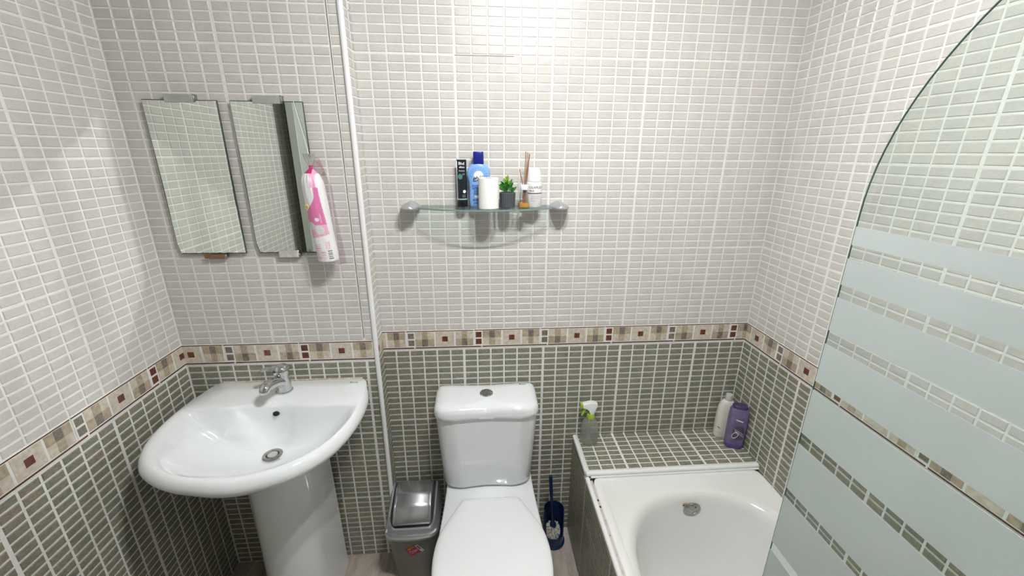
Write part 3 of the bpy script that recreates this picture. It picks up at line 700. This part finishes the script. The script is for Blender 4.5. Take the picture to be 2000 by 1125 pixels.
# black tube of hair gel standing on its cap
tb = put('black_tube', 'narrow black tube standing on its cap at the left end of the glass shelf', 'tube', .012, -.032, ZS, -.12)
lathe('cap', [(.0, 0), (.0165, 0), (.0172, .002), (.0172, .018), (.0168, .0195), (.0, .0195)], mat('black_gloss', (.006, .010, .014), .2), tb, n=32, sy=.85)
M_tube = mat('black_tube_print', (.010, .016, .022), .25)
rt = []
for z, a, b in ((.0195, .0165, .0138), (.045, .0165, .0115), (.085, .0163, .0072), (.115, .016, .0035), (.132, .016, .0012), (.146, .016, .001)):
    rt.append([Vector((a * math.cos(q), b * math.sin(q), z)) for q in [2 * PI * k / 32 for k in range(32)]])
loft('tube_body', rt, M_tube, tb)
def tube_y(q):
    z = q.z; tabs = ((.0195, .0138), (.045, .0115), (.085, .0072), (.115, .0035), (.132, .0012), (.146, .001)); b = tabs[-1][1]
    for (z0, b0), (z1, b1) in zip(tabs, tabs[1:]):
        if z0 <= z <= z1: b = b0 + (b1 - b0) * (z - z0) / (z1 - z0)
    u = max(-1, min(1, q.x / .0165)); return Vector((q.x, -b * math.sqrt(max(0, 1 - u * u)) - .0005, z))
def patch(name, pts, mt, par, wrap, off=0, n=6):
    """flat print: a polygon outline filled and wrapped on the front of a bottle"""
    bm = bmesh.new(); f = bm.faces.new([bm.verts.new((x, 0, z)) for x, z in pts])
    bmesh.ops.triangulate(bm, faces=bm.faces); 
    for _ in range(6):
        es = [e for e in bm.edges if abs(e.verts[0].co.x - e.verts[1].co.x) > .003]
        if not es: break
        bmesh.ops.subdivide_edges(bm, edges=es, cuts=1); bmesh.ops.triangulate(bm, faces=bm.faces)
    for v in bm.verts: v.co = wrap(v.co) - Vector((0, off, 0))
    return finish(name, bm, mt, par, smooth=False)
def disc(cx_, cz_, rx, rz, n=20, a0=0, a1=2 * PI): return [(cx_ + rx * math.cos(a0 + (a1 - a0) * k / n), cz_ + rz * math.sin(a0 + (a1 - a0) * k / n)) for k in range(n + (1 if a1 - a0 < 6.28 else 0))]
M_wp = mat('white_print', (.85, .85, .85), .4); M_teal = mat('teal_print', (.06, .22, .19), .4); M_mint = mat('mint_print', (.25, .50, .38), .4)
patch('white_edge', [(-.0163, .0205), (-.0125, .0205), (-.0135, .140), (-.0163, .146)], M_wp, tb, tube_y, .0001)
patch('mint_stripe', [(-.0122, .022), (.0155, .022), (.0155, .0265), (-.0122, .0255)], M_mint, tb, tube_y, .0002)
patch('teal_glow', disc(-.004, .094, .0075, .0085), M_teal, tb, tube_y, .0001)
patch('drop_emblem', disc(.009, .048, .0045, .005) , M_wp, tb, tube_y, .0003)
text('lettering', 'Bhd', .0125, M_wp, tb, FRONT(.0, 0, .134), wrap=tube_y, bold=.0002)
text('lettering', 'silium', .0075, M_wp, tb, FRONT(.0015, 0, .123), wrap=tube_y, bold=.0002)
text('lettering', 'homme', .006, mat('grey_print', (.45, .46, .47), .4), tb, FRONT(.001, 0, .112), wrap=tube_y, bold=.0002)
text('lettering', 'gel', .006, MATS['grey_print'], tb, FRONT(.007, 0, .102), wrap=tube_y)
for z in (.036, .031): patch('small_print', [(.002, z), (.0125, z + .0006), (.0125, z + .0016), (.002, z + .001)], MATS['grey_print'], tb, tube_y, .0003)
# pale blue lotion bottle
lb = put('lotion_bottle', 'pale blue after sun bottle with navy cap behind the toilet roll', 'bottle', .066, -.033, ZS)
M_lblue = mat('pale_blue_plastic', (.22, .42, .82), .35); M_nvcap = mat('navy_cap', (.008, .015, .22), .25); M_bl = mat('blue_print', (.03, .08, .33), .4)
bp_ = [(0, .0265, .014), (.004, .0300, .016), (.02, .0312, .017), (.045, .0305, .017), (.062, .030, .0165), (.078, .032, .017), (.092, .0355, .0175), (.106, .0368, .0175), (.118, .034, .017), (.127, .028, .0155), (.132, .0205, .014), (.134, .016, .012)]
def ell(z, a, b, p=2.4, n=48): return [Vector((a * math.copysign(abs(math.cos(q)) ** (2 / p), math.cos(q)), b * math.copysign(abs(math.sin(q)) ** (2 / p), math.sin(q)), z)) for q in [2 * PI * k / n for k in range(n)]]
prf = cr([(a, b, c) for a, b, c in [(z, w_, d_) for z, w_, d_ in bp_]], 4)
loft('bottle_body', [ell(p.x, p.y, p.z) for p in prf], M_lblue, lb)
def lb_y(q):
    z = q.z; a, b = bp_[0][1:]
    for (z0, a0, b0), (z1, a1, b1) in zip(bp_, bp_[1:]):
        if z0 <= z <= z1: t = (z - z0) / (z1 - z0); a = a0 + (a1 - a0) * t; b = b0 + (b1 - b0) * t
    u = min(.98, abs(q.x) / a); return Vector((q.x, -b * (1 - u ** 2.4) ** (1 / 2.4) - .0006, z))
bm = bmesh.new(); loft_into(bm, [ell(z, a, b, 4) for z, a, b in ((.131, .0165, .0125), (.133, .0172, .013), (.166, .0168, .0128), (.170, .0155, .0115), (.171, .013, .0095))]); finish('bottle_cap', bm, M_nvcap, lb)
patch('sun_disc', disc(.0, .097, .0155, .0155), M_wp, lb, lb_y, 0)
for k in range(11):
    a = PI * (.02 + .96 * k / 10); c, s = math.cos(a), math.sin(a)
    patch('sun_ray', [(.022 * c - .0006 * s, .095 + .022 * s + .0006 * c), (.030 * c - .0009 * s, .095 + .030 * s + .0009 * c), (.030 * c + .0009 * s, .095 + .030 * s - .0009 * c), (.022 * c + .0006 * s, .095 + .022 * s - .0006 * c)], mat('mid_blue_print', (.12, .27, .66), .4), lb, lb_y, .0001)
text('lettering', 'Malibu', .0165, mat('ink_blue', (.01, .015, .08), .4), lb, Matrix.Translation((.002, 0, .0905)) @ Matrix.Rotation(PI / 2, 4, 'X') @ Matrix.Rotation(.16, 4, 'Z'), wrap=lb_y, shear=.45, bold=.0003)
patch('underline', [(-.018, .079), (.020, .0865), (.020, .088), (-.016, .0815)], MATS['ink_blue'], lb, lb_y, .0003)
for s_, z, sz in (('SOOTHING', .066, .0085), ('AFTER SUN', .058, .0085), ('LOTION', .049, .008), ('WITH ALOE', .041, .0065), ('MOISTURISING', .022, .006), ('LONG LASTING', .012, .005)):
    text('lettering', s_, sz, M_bl, lb, FRONT(.0, 0, z), wrap=lb_y, bold=.0002)
patch('white_badge', disc(-.006, .0325, .0085, .0042), M_wp, lb, lb_y, .0001)
# toilet roll
tr_ = put('toilet_roll', 'white roll of toilet paper standing on end at the front of the shelf', 'toilet roll', .0965, -.0895, ZS)
M_pap = mat('tissue_paper', (.86, .86, .84), .9, bump=.35, bscale=160)
bm = bmesh.new(); pr_ = [(.0135, .001), (.0295, .0), (.0312, .002), (.0316, .048), (.0312, .0925), (.0295, .0945), (.0135, .0935)]
R_ = [[Vector((r * math.cos(q), r * math.sin(q), z)) for q in [2 * PI * k / 40 for k in range(40)]] for r, z in pr_]
loft_into(bm, R_ + [R_[0]], cap0=False, cap1=False); finish('paper', bm, M_pap, tr_)
bm = bmesh.new(); R_ = [[Vector((r * math.cos(q), r * math.sin(q), z)) for q in [2 * PI * k / 28 for k in range(28)]] for r, z in ((.0134, .001), (.0134, .0935), (.0125, .0935), (.0125, .001))]
loft_into(bm, R_ + [R_[0]], cap0=False, cap1=False); finish('cardboard_core', bm, mat('cardboard', (.33, .26, .2), .9), tr_)
# artificial plant
pp = put('potted_plant', 'small artificial green plant in a grey ribbed pot beside the toilet roll', 'plant', .157, -.0655, ZS)
M_pot = mat('grey_pot', (.105, .115, .135), .28)
bm = bmesh.new(); n = 96
rgs = [[Vector(((r + (.0007 * math.cos(24 * q) if rib else 0)) * math.cos(q), (r + (.0007 * math.cos(24 * q) if rib else 0)) * math.sin(q), z)) for q in [2 * PI * k / n for k in range(n)]]
       for r, z, rib in ((.021, 0, 0), (.0228, .002, 1), (.0248, .043, 1), (.0256, .044, 0), (.0256, .0475, 0), (.0235, .048, 0), (.023, .041, 0))]
loft_into(bm, rgs, cap1=True); finish('pot', bm, M_pot, pp)
bm = bmesh.new()
for i in range(60):
    a = random.uniform(0, 2 * PI); r = .021 * math.sqrt(random.random()); bmesh.ops.create_icosphere(bm, subdivisions=1, radius=random.uniform(.0015, .0028), matrix=Matrix.Translation((r * math.cos(a), r * math.sin(a), .0425)))
o = finish('gravel', bm, mat('pale_gravel', (.55, .50, .42), .8), pp); o['kind'] = 'stuff'
M_leaf = [mat('leaf_dark', (.015, .12, .02), .35), mat('leaf_mid', (.06, .24, .03), .35), mat('leaf_light', (.30, .52, .06), .4)]
def leaf(name, base, tip, w_, mt, par):
    b, t = Vector(base), Vector(tip); d = t - b; s = d.cross(Vector((0, -1, .3))).normalized(); nrm = d.cross(s).normalized(); vs = []; fs = []
    prof_ = ((0, .12), (.25, .6), (.5, 1), (.75, .72), (1, .03))
    for k, (u, ww) in enumerate(prof_):
        c = b + d * u + Vector((0, 0, -.25 * d.length * u * u * .3)); 
        vs += [tuple(c - s * w_ * ww), tuple(c + nrm * w_ * .35 * ww), tuple(c + s * w_ * ww)]
        if k: q = 3 * k; fs += [(q - 3, q - 2, q + 1, q), (q - 2, q - 1, q + 2, q + 1)]
    return pyd(name, vs, fs, mt, par, smooth=True)
for i in range(46):
    lvl = random.random(); a = random.uniform(0, 2 * PI)
    stem_lean = .2 + .9 * random.random() * (1 - lvl * .6); h0 = .047 + .032 * lvl; r0 = .003 + .010 * (1 - lvl)
    b = (r0 * math.cos(a), r0 * math.sin(a), h0); L_ = random.uniform(.018, .028)
    t = (b[0] + L_ * .8 * stem_lean * math.cos(a), b[1] + L_ * .8 * stem_lean * math.sin(a), b[2] + L_ * random.uniform(.65, 1.0))
    leaf('leaf', b, t, random.uniform(.0028, .0042), M_leaf[2 if lvl > .72 else (1 if random.random() < .45 else 0)], pp)
for k in range(5):
    a = 2 * PI * k / 5 + .3; tube('stem', [(.004 * math.cos(a), .004 * math.sin(a), .040), (.008 * math.cos(a), .008 * math.sin(a), .062), (.011 * math.cos(a), .011 * math.sin(a), .078)], .0009, M_leaf[0], pp, 6)
# reed diffuser
rd = put('reed_diffuser', 'small glass reed diffuser with amber oil and brown reeds on the shelf', 'diffuser', .209, -.0705, ZS)
M_vial = clear_glass('vial_glass', (.93, .94, .93)); M_oil = mat('amber_oil', (.62, .33, .05), .1)
lathe('vial', [(.0, .0), (.0185, 0), (.0192, .003), (.0185, .016), (.0155, .032), (.0125, .046), (.0118, .056), (.0, .056)], M_vial, rd, n=32)
lathe('oil', [(.0, .002), (.0172, .0025), (.0176, .006), (.0172, .0155), (.0, .0155)], M_oil, rd, n=32)
lathe('vial_collar', [(.0, .056), (.0128, .0562), (.0132, .058), (.0132, .071), (.0125, .0725), (.0045, .0725)], M_plast, rd, n=28)
M_reed = mat('brown_reed', (.30, .15, .07), .7)
for k, (dx, dy, bx_) in enumerate(((.004, -.004, -.003), (.008, .002, .0), (.012, -.002, .003), (.010, .004, -.005), (-.010, .010, .006))):
    tube('reed', [(bx_, 0, .004), (bx_ * .3 + dx * .55, dy * .4, .0725), (dx + (.002 * k if k < 4 else -.004), dy, .172 - .003 * k if k < 4 else .118)], .00135, M_reed, rd, 6)
# white pump bottle
wp = put('white_pump_bottle', 'white haircare bottle with brown band at the right end of the shelf', 'bottle', .2445, -.040, ZS)
M_hb = mat('white_bottle', (.82, .83, .85), .3)
lathe('bottle_body', [(.0, 0), (.0245, 0), (.026, .002), (.0262, .073), (.0255, .077), (.0235, .079), (.0, .079)], M_hb, wp, n=40)
lathe('bottle_cap', [(.0, .079), (.0238, .0795), (.0243, .081), (.0235, .088), (.0205, .106), (.0175, .117), (.0155, .1195), (.0, .1205)], mat('frosted_cap', (.84, .85, .86), .45), wp, n=36)
def wp_y(q, r=.0262): u = max(-.97, min(.97, q.x / r)); return Vector((r * math.sin(math.asin(u)), -r * math.sqrt(1 - u * u) - .0004, q.z))
M_lt = mat('charcoal_print', (.04, .04, .045), .5)
text('lettering', 'OLAPLEX', .0108, M_lt, wp, FRONT(.004, 0, .062), wrap=wp_y)
text('lettering', 'No.4', .007, M_lt, wp, FRONT(-.010, 0, .052), wrap=wp_y, bold=.0002)
patch('brown_band', [(-.022, .0425), (.0245, .0425), (.0245, .0455), (-.022, .0455)], mat('brown_print', (.14, .06, .05), .5), wp, wp_y, .0)
for z, w_ in ((.036, .030), (.033, .034), (.029, .026), (.026, .036), (.020, .020)): patch('small_print', [(-.012, z), (-.012 + w_, z), (-.012 + w_, z + .0009), (-.012, z + .0009)], mat('fine_print', (.45, .45, .46), .5), wp, wp_y)

# ------------------------------------------------------------------ mirrors
def mirror_(x0, x1, z0, z1, seed, label, clips):
    rnd = random.Random(seed); yf, yb = YM - .0145, YM - .0085
    t = thing('mirror', label, 'mirror', ((x0 + x1) / 2, YM - .01, z0), 'frameless mirrors over the basin')
    P = []
    def side(a, b, n, amp, j0, j1):
        for k in range(n):
            q = k / n; j = amp * rnd.random() if j0 <= q <= j1 else 0; P.append(((a[0] + (b[0] - a[0]) * q), (a[1] + (b[1] - a[1]) * q), j))
    side((x0 + .006, z0), (x1, z0), 30, .0016, 0, 1); side((x1, z0), (x1, z1), 44, .0014, .02, .45); side((x1, z1), (x0, z1), 6, 0, 0, 0); side((x0, z1), (x0, z0 + .007), 20, .0006, .5, 1)
    cxm, czm = (x0 + x1) / 2, (z0 + z1) / 2
    def outer_(p, k): x, z, j = p; dx, dz = cxm - x, czm - z; l = math.hypot(dx, dz); return x + dx / l * (k + j), z + dz / l * (k + j)
    bm = bmesh.new()
    a = [bm.verts.new((*[q for q in (outer_(p, 0)[0],)], yb, outer_(p, 0)[1])) for p in [(x, z, 0) for x, z, j in P]]
    b = [bm.verts.new((outer_((x, z, 0), 0)[0], yf + .0006, outer_((x, z, 0), 0)[1])) for x, z, j in P]
    c = [bm.verts.new((outer_(p, .0024)[0], yf, outer_(p, .0024)[1])) for p in P]
    n = len(P); bm.faces.new(a).material_index = 1
    for i in range(n):
        j = (i + 1) % n
        bm.faces.new((a[i], a[j], b[j], b[i])).material_index = 1; bm.faces.new((b[i], b[j], c[j], c[i])).material_index = 1
    bm.faces.new(c)
    finish('mirror_glass', bm, [M_mirror, M_medge], t, smooth=False)
    for cx_, cz_, w_, h_, mt, top in clips:
        bm = bmesh.new()
        zc0, zc1 = (cz_ - h_, cz_ + .0) if top else (cz_, cz_ + h_)
        box_into(bm, (cx_ - w_ / 2, yf - .0035, zc0), (cx_ + w_ / 2, yf - .0008, zc1), .001)
        if top: box_into(bm, (cx_ - w_ / 2, yf - .003, cz_ - .002), (cx_ + w_ / 2, YM - .001, cz_), .0006)
        else: box_into(bm, (cx_ - w_ / 2, yf - .003, cz_), (cx_ + w_ / 2, YM - .001, cz_ + .002), .0006)
        finish('mirror_clip', bm, mt, t)
        box('clip_screw_tab', (cx_ + w_ / 2 - .002, yf - .003, zc0 + .001), (cx_ + w_ / 2 + .004, YM - .001, zc0 + (.022 if top else .012)), M_chrome2, t, bev=.0008)
    return t
mirror_(-.8605, -.6625, 1.294, 1.733, 1, 'frameless mirror left of the pair, held below by a rusty brown clip', [(-.761, 1.747, .076, .021, M_clip, True), (-.757, 1.2795, .062, .0125, M_rust, False)])
mirror_(-.6275, -.4295, 1.294, 1.733, 2, 'frameless mirror right of the pair, with the pink cotton pad bag hanging over it', [(-.527, 1.747, .076, .021, M_clip, True), (-.534, 1.2800, .060, .021, mat('pale_clip', (.58, .58, .56), .5, var=.12, vscale=70), False)])

# ------------------------------------------------------------------ bag of cotton pads hanging over the right mirror
cb = thing('cotton_pad_bag', 'pink and white plastic bag of cotton pads hanging over the right mirror', 'bag', (-.412, -.122, 1.27))
axis = [(-.4255, -.108, 1.592), (-.4235, -.110, 1.575), (-.421, -.114, 1.556), (-.4205, -.118, 1.547), (-.4195, -.1205, 1.533), (-.418, -.122, 1.51), (-.416, -.1225, 1.47), (-.411, -.123, 1.40), (-.406, -.123, 1.34), (-.402, -.123, 1.285), (-.4015, -.123, 1.279)]
rads = [.016, .012, .005, .009, .022, .030, .0315, .031, .0305, .030, .024]
ax = cr([(*p, ) for p in axis], 26); rd_ = cr([(r, 0, 0) for r in rads], 26)
nn = 180
cols_ = [mat('bag_white', (.84, .83, .84), .3), mat('bag_pink', (.72, .20, .42), .3), mat('bag_pale_pink', (.82, .42, .60), .3), mat('bag_magenta', (.48, .03, .16), .35), mat('bag_pad_grey', (.68, .68, .68), .5), mat('bag_dark', (.16, .13, .14), .5), mat('bag_text', (.72, .42, .48), .5), mat('bag_yellow', (.80, .72, .25), .5), clear_glass('bag_neck_film', (.93, .92, .93), haze=.35)]
vs, fs, idx = [], [], []
for i, (p, r) in enumerate(zip(ax, rd_)):
    for k in range(nn):
        a = 2 * PI * k / nn; wr_ = max(0, 1 - max(0, i - 104) / 50); wob = 1 + wr_ * (.07 * math.sin(5 * a + i * .03) + .045 * math.sin(11 * a - i * .05)) + .008 * math.sin(7 * a + i * .11) + .006 * math.sin(13 * a - i * .07)
        vs.append((p.x + r.x * wob * math.cos(a), min(p.y + r.x * wob * math.sin(a), YM - .016), p.z))
def paint(a, z, x):
    """flat print of the bag; a: angle around (front = -pi/2), z height, x sideways from the axis"""
    if z > 1.560: return 8
    if z > 1.538: return 3 if x < .006 else 2
    s = (x + .03) / .06          # 0 left, 1 right on the front
    if math.sin(a) > .25: return 0
    if z > 1.50: return 2 if .5 < s < .75 else 0
    if z > 1.345:
        t = (z - 1.345) / .155; left = -.15 + .75 * sstep(.38, .85, t); right = .93 - .12 * t
        if z < 1.362 + .012 * s and s < 2: 
            if z < 1.350 + .014 * s: return 0
        d1 = math.hypot(x - .002, z - 1.408); d2 = math.hypot(x - .003, z - 1.377); d3 = math.hypot(x + .018, z - 1.388)
        if d1 < .0062: return 0
        if d2 < .0135: return 4
        if d3 < .0115: return 4
        if abs(x - .012) < .0012 and 1.398 < z < 1.425: return 2
        if z < 1.392 and left < s < right: return 2
        return 1 if left < s < right else 0
    if z < 1.283: return 0
    if 1.288 < z < 1.316 and .012 < x < .023: return 4 if int((z - 1.288) / .0028) % 2 else 5
    if 1.318 < z < 1.342 and .008 < x < .020: return 2 if int((x - .008) / .002) % 2 else 0
    if 1.288 < z < 1.335 and -.024 < x < -.006: return 6 if int(z / .0022) % 2 else 0
    if 1.288 < z < 1.312 and -.006 <= x < .006: return 6 if int(z / .0026) % 2 else 0
    return 0
M_ = len(ax)
for i in range(M_ - 1):
    for k in range(nn):
        kk = (k + 1) % nn; fs.append((i * nn + k, i * nn + kk, (i + 1) * nn + kk, (i + 1) * nn + k))
        a = 2 * PI * (k + .5) / nn; zc = (ax[i].z + ax[i + 1].z) / 2; xx = rd_[i].x * math.cos(a); idx.append(paint(a, zc, xx))
fs.append(tuple((M_ - 1) * nn + k for k in range(nn))); idx.append(0); fs.append(tuple(range(nn))[::-1]); idx.append(0)
pyd('bag_body', vs, fs, cols_, cb, idx, smooth=True)
lathe('price_badge', [(.0088, 0), (.0082, .0012), (.0, .0016)], cols_[7], cb, n=20, M=Matrix.Translation((-.4345, -.1505, 1.445)) @ Matrix.Rotation(PI / 2, 4, 'X') @ Matrix.Rotation(-.55, 4, 'Y'))
text('badge_number', '120', .0062, mat('red_print', (.45, .02, .02), .5), cb, Matrix.Translation((-.4355, -.1528, 1.445)) @ Matrix.Rotation(-.50, 4, 'Z') @ Matrix.Rotation(PI / 2, 4, 'X'))
M_film = clear_glass('bag_film', (.90, .86, .88), .8)
for nm_, pts3 in (('bag_film', [(-.385, -.112, 1.545), (-.372, -.108, 1.50), (-.366, -.108, 1.40), (-.356, -.106, 1.28), (-.356, -.108, 1.262), (-.376, -.118, 1.262), (-.382, -.120, 1.40), (-.398, -.118, 1.53)]),
                  ('bag_flap', [(-.421, -.112, 1.548), (-.408, -.110, 1.583), (-.396, -.108, 1.580), (-.388, -.110, 1.556), (-.382, -.112, 1.525), (-.400, -.116, 1.535)])):
    bm = bmesh.new(); a = [bm.verts.new(p) for p in pts3]; b = [bm.verts.new((p[0], p[1] + .0006, p[2])) for p in pts3]; bm.faces.new(a); bm.faces.new(b[::-1])
    for i in range(len(pts3)): j = (i + 1) % len(pts3); bm.faces.new((a[i], a[j], b[j], b[i]))
    finish(nm_, bm, M_film, cb, smooth=False)
text('lettering', 'COTT', .010, cols_[3], cb, Matrix.Translation((-.3945, -.1135, 1.558)) @ Matrix.Rotation(PI / 2, 4, 'X') @ Matrix.Rotation(-1.05, 4, 'Z'))
tube('string', [(-.452, -.0905, 1.736), (-.4515, -.0910, 1.728), (-.440, -.094, 1.66), (-.4285, -.100, 1.60), (-.423, -.108, 1.575), (-.421, -.113, 1.556)], .0009, mat('white_string', (.82, .82, .80), .7), cb, 6)
tube('string', [(-.452, -.0905, 1.7355), (-.452, YM - .004, 1.7355), (-.452, YM - .004, 1.728)], .0009, MATS['white_string'], cb, 6)

# ------------------------------------------------------------------ bottles on the ledge
sb = put('spray_bottle', 'clear spray bottle with white and lime green trigger on the left of the ledge', 'spray bottle', .4915, -.0395, ZL)
M_pet = clear_glass('clear_plastic', (.90, .91, .88), haze=.30); 
lathe('bottle_body', [(.0, 0), (.031, 0), (.0345, .003), (.0355, .010), (.035, .055), (.0335, .075), (.027, .095), (.0175, .108), (.0125, .113), (.0, .113)], M_pet, sb, n=40)
lathe('water', [(.0, .002), (.032, .003), (.0335, .008), (.0333, .032), (.0, .032)], clear_glass('water', (.84, .86, .82), haze=.08), sb, n=36)
M_lime = mat('lime_plastic', (.38, .58, .03), .35)
lathe('screw_collar', [(.0, .112), (.0150, .112), (.0155, .114), (.0145, .130), (.0135, .132), (.0, .132)], M_lime, sb, n=28)
tube('dip_tube', [(-.002, -.004, .110), (.003, -.008, .06), (.008, -.010, .012)], .0022, clear_glass('tube_plastic', (.85, .86, .84)), sb, 8)
hd_ = [(-.035, .176), (-.035, .162), (-.022, .158), (-.012, .150), (-.006, .136), (-.004, .131), (.011, .131), (.013, .140), (.019, .158), (.024, .170), (.022, .178), (.010, .183), (-.012, .183)]
bm = bmesh.new()
for s_, wz in ((0, 1),):
    rgz = []
    for y, k in ((-.0125, .86), (-.0115, .95), (-.007, 1), (.007, 1), (.0115, .95), (.0125, .86)):
        rgz.append([Vector((-.004 + (x + .004) * k, y, .158 + (z - .158) * k)) for x, z in hd_])
    loft_into(bm, rgz)
finish('spray_head', bm, M_plast, sb, ang=30)
box('nozzle', (-.044, -.0095, .158), (-.0345, .0095, .178), M_lime, sb, bev=.003, seg=2)
tube('trigger', cr([(-.020, 0, .158), (-.026, 0, .145), (-.031, 0, .134), (-.036, 0, .122)], 3), [.0055] * 6 + [.0048] * 3 + [.0035], M_lime, sb, 10)
ws = put('white_shampoo_bottle', 'white plastic bottle with clear cap in the corner of the ledge', 'bottle', 1.052, -.042, ZL, -.2)
def ebot(name, prof, mt, par, p=2.6): 
    q = cr([(z, a, b) for z, a, b in prof], 4); return loft(name, [ell(v.x, v.y, v.z, p) for v in q], mt, par, ang=50)
ebot('bottle_body', [(0, .031, .018), (.003, .034, .0205), (.02, .0355, .022), (.07, .0362, .023), (.12, .0345, .022), (.150, .029, .0195), (.163, .022, .0165), (.168, .016, .014), (.169, .014, .013)], mat('cream_bottle', (.74, .73, .67), .35), ws)
lathe('bottle_cap', [(.0, .169), (.0130, .169), (.0135, .171), (.0132, .190), (.0120, .195), (.0, .196)], mat('clear_cap', (.55, .56, .54), .2), ws, n=28)
def ws_y(q): u = max(-.95, min(.95, q.x / .0355)); return Vector((q.x, -.0225 * (1 - abs(u) ** 2.6) ** (1 / 2.6) - .0006, q.z))
patch('black_mark', [(-.033, .052), (-.020, .044), (-.019, .046), (-.031, .056)], M_dark, ws, ws_y)
for z in (.030, .026, .022): patch('small_print', [(-.030, z), (-.010, z - .002), (-.010, z - .001), (-.030, z + .001)], MATS['fine_print'], ws, ws_y)
ps = put('purple_shampoo_bottle', 'purple shampoo bottle with silver loop emblem at the right of the ledge', 'bottle', 1.0585, -.108, ZL, -.35)
M_pur = mat('purple_plastic', (.115, .085, .20), .22, col2=(.19, .15, .30), vscale=30)
ebot('bottle_body', [(0, .026, .0155), (.004, .031, .019), (.02, .0335, .0215), (.07, .0345, .0225), (.135, .0350, .022), (.165, .0330, .021), (.174, .030, .0195), (.177, .027, .018)], M_pur, ps, 3.0)
ebot('base_cup', [(-.0, .0262, .0158), (.004, .0314, .0194), (.018, .0340, .0220), (.022, .0342, .0222)], mat('violet_plastic', (.10, .08, .30), .25), ps, 3.0)
ebot('bottle_cap', [(.176, .0255, .017), (.178, .027, .018), (.186, .0262, .0175), (.190, .023, .015), (.191, .018, .012)], mat('violet_cap', (.06, .04, .13), .25), ps, 3.0)
def ps_y(q): u = max(-.95, min(.95, q.x / .0345)); return Vector((q.x, -.0225 * (1 - abs(u) ** 3) ** (1 / 3) - .0012, q.z))
M_silv = mat('silver_print', (.75, .74, .80), .3, metal=.3)
tube('loop_emblem', [ps_y(Vector((-.006 + .0095 * math.cos(a) + .004 * math.sin(a), 0, .066 + .014 * math.sin(a)))) for a in [2 * PI * k / 24 for k in range(25)]], .0011, M_silv, ps, 6)
for k in range(3): tube('swoosh', [ps_y(Vector((x, 0, .094 - .006 * k - (x + .014) * .55))) for x in [-.012 + .0055 * i + .002 * k for i in range(7)]], .0007, M_silv, ps, 6)
patch('silver_tab', [(-.012, .132), (.014, .126), (.014, .131), (-.012, .137)], M_silv, ps, ps_y)
patch('dark_label', disc(.004, .078, .022, .032), mat('plum_label', (.06, .045, .10), .3), ps, lambda q: ps_y(q) + Vector((0, .0008, 0)))

# ------------------------------------------------------------------ door leaf standing open on the left (seen only in the right mirror)
dr = thing('door_1', 'pale grey door leaf standing open against the left wall', 'door', (-.857, -1.45, 0), kind='structure')
M_door = mat('pale_grey_door', (.55, .58, .54), .35)
box('door_leaf', (-.875, -1.90, .008), (-.838, -1.045, 2.03), M_door, dr, bev=.002)
box('latch_plate', (-.862, -1.0455, 1.03), (-.851, -1.0435, 1.09), M_chrome2, dr)
tube('door_handle', [(-.838, -1.11, 1.02), (-.80, -1.11, 1.02), (-.797, -1.115, 1.02), (-.797, -1.22, 1.02)], .008, M_chrome, dr, 12)

# ------------------------------------------------------------------ ceiling lamp above the camera
lm = thing('ceiling_lamp', 'white ceiling bar lamp with two round bulbs', 'lamp', (.275, BULBS[0][1], ZC))
box('lamp_bar', (.10, BULBS[0][1] - .025, ZC - .02), (.45, BULBS[0][1] + .025, ZC), M_trim, lm, bev=.003)
for x, y, z in BULBS:
    lathe('bulb_holder', [(.0, z + .013), (.031, z + .012), (.033, z + .010), (.033, z + .018), (.014, z + .045), (.012, ZC - .018), (.0, ZC - .018)], M_trim, lm, cx=x, cy=y, n=20)
    bm = bmesh.new(); bmesh.ops.create_icosphere(bm, subdivisions=2, radius=BULB_R, matrix=Matrix.Translation((x, y, z + .010)) @ Matrix.Diagonal((1, 1, .30, 1))); finish('bulb', bm, M_bulb, lm)
for o in COL.objects:
    if 'wspace' in o: del o['wspace']
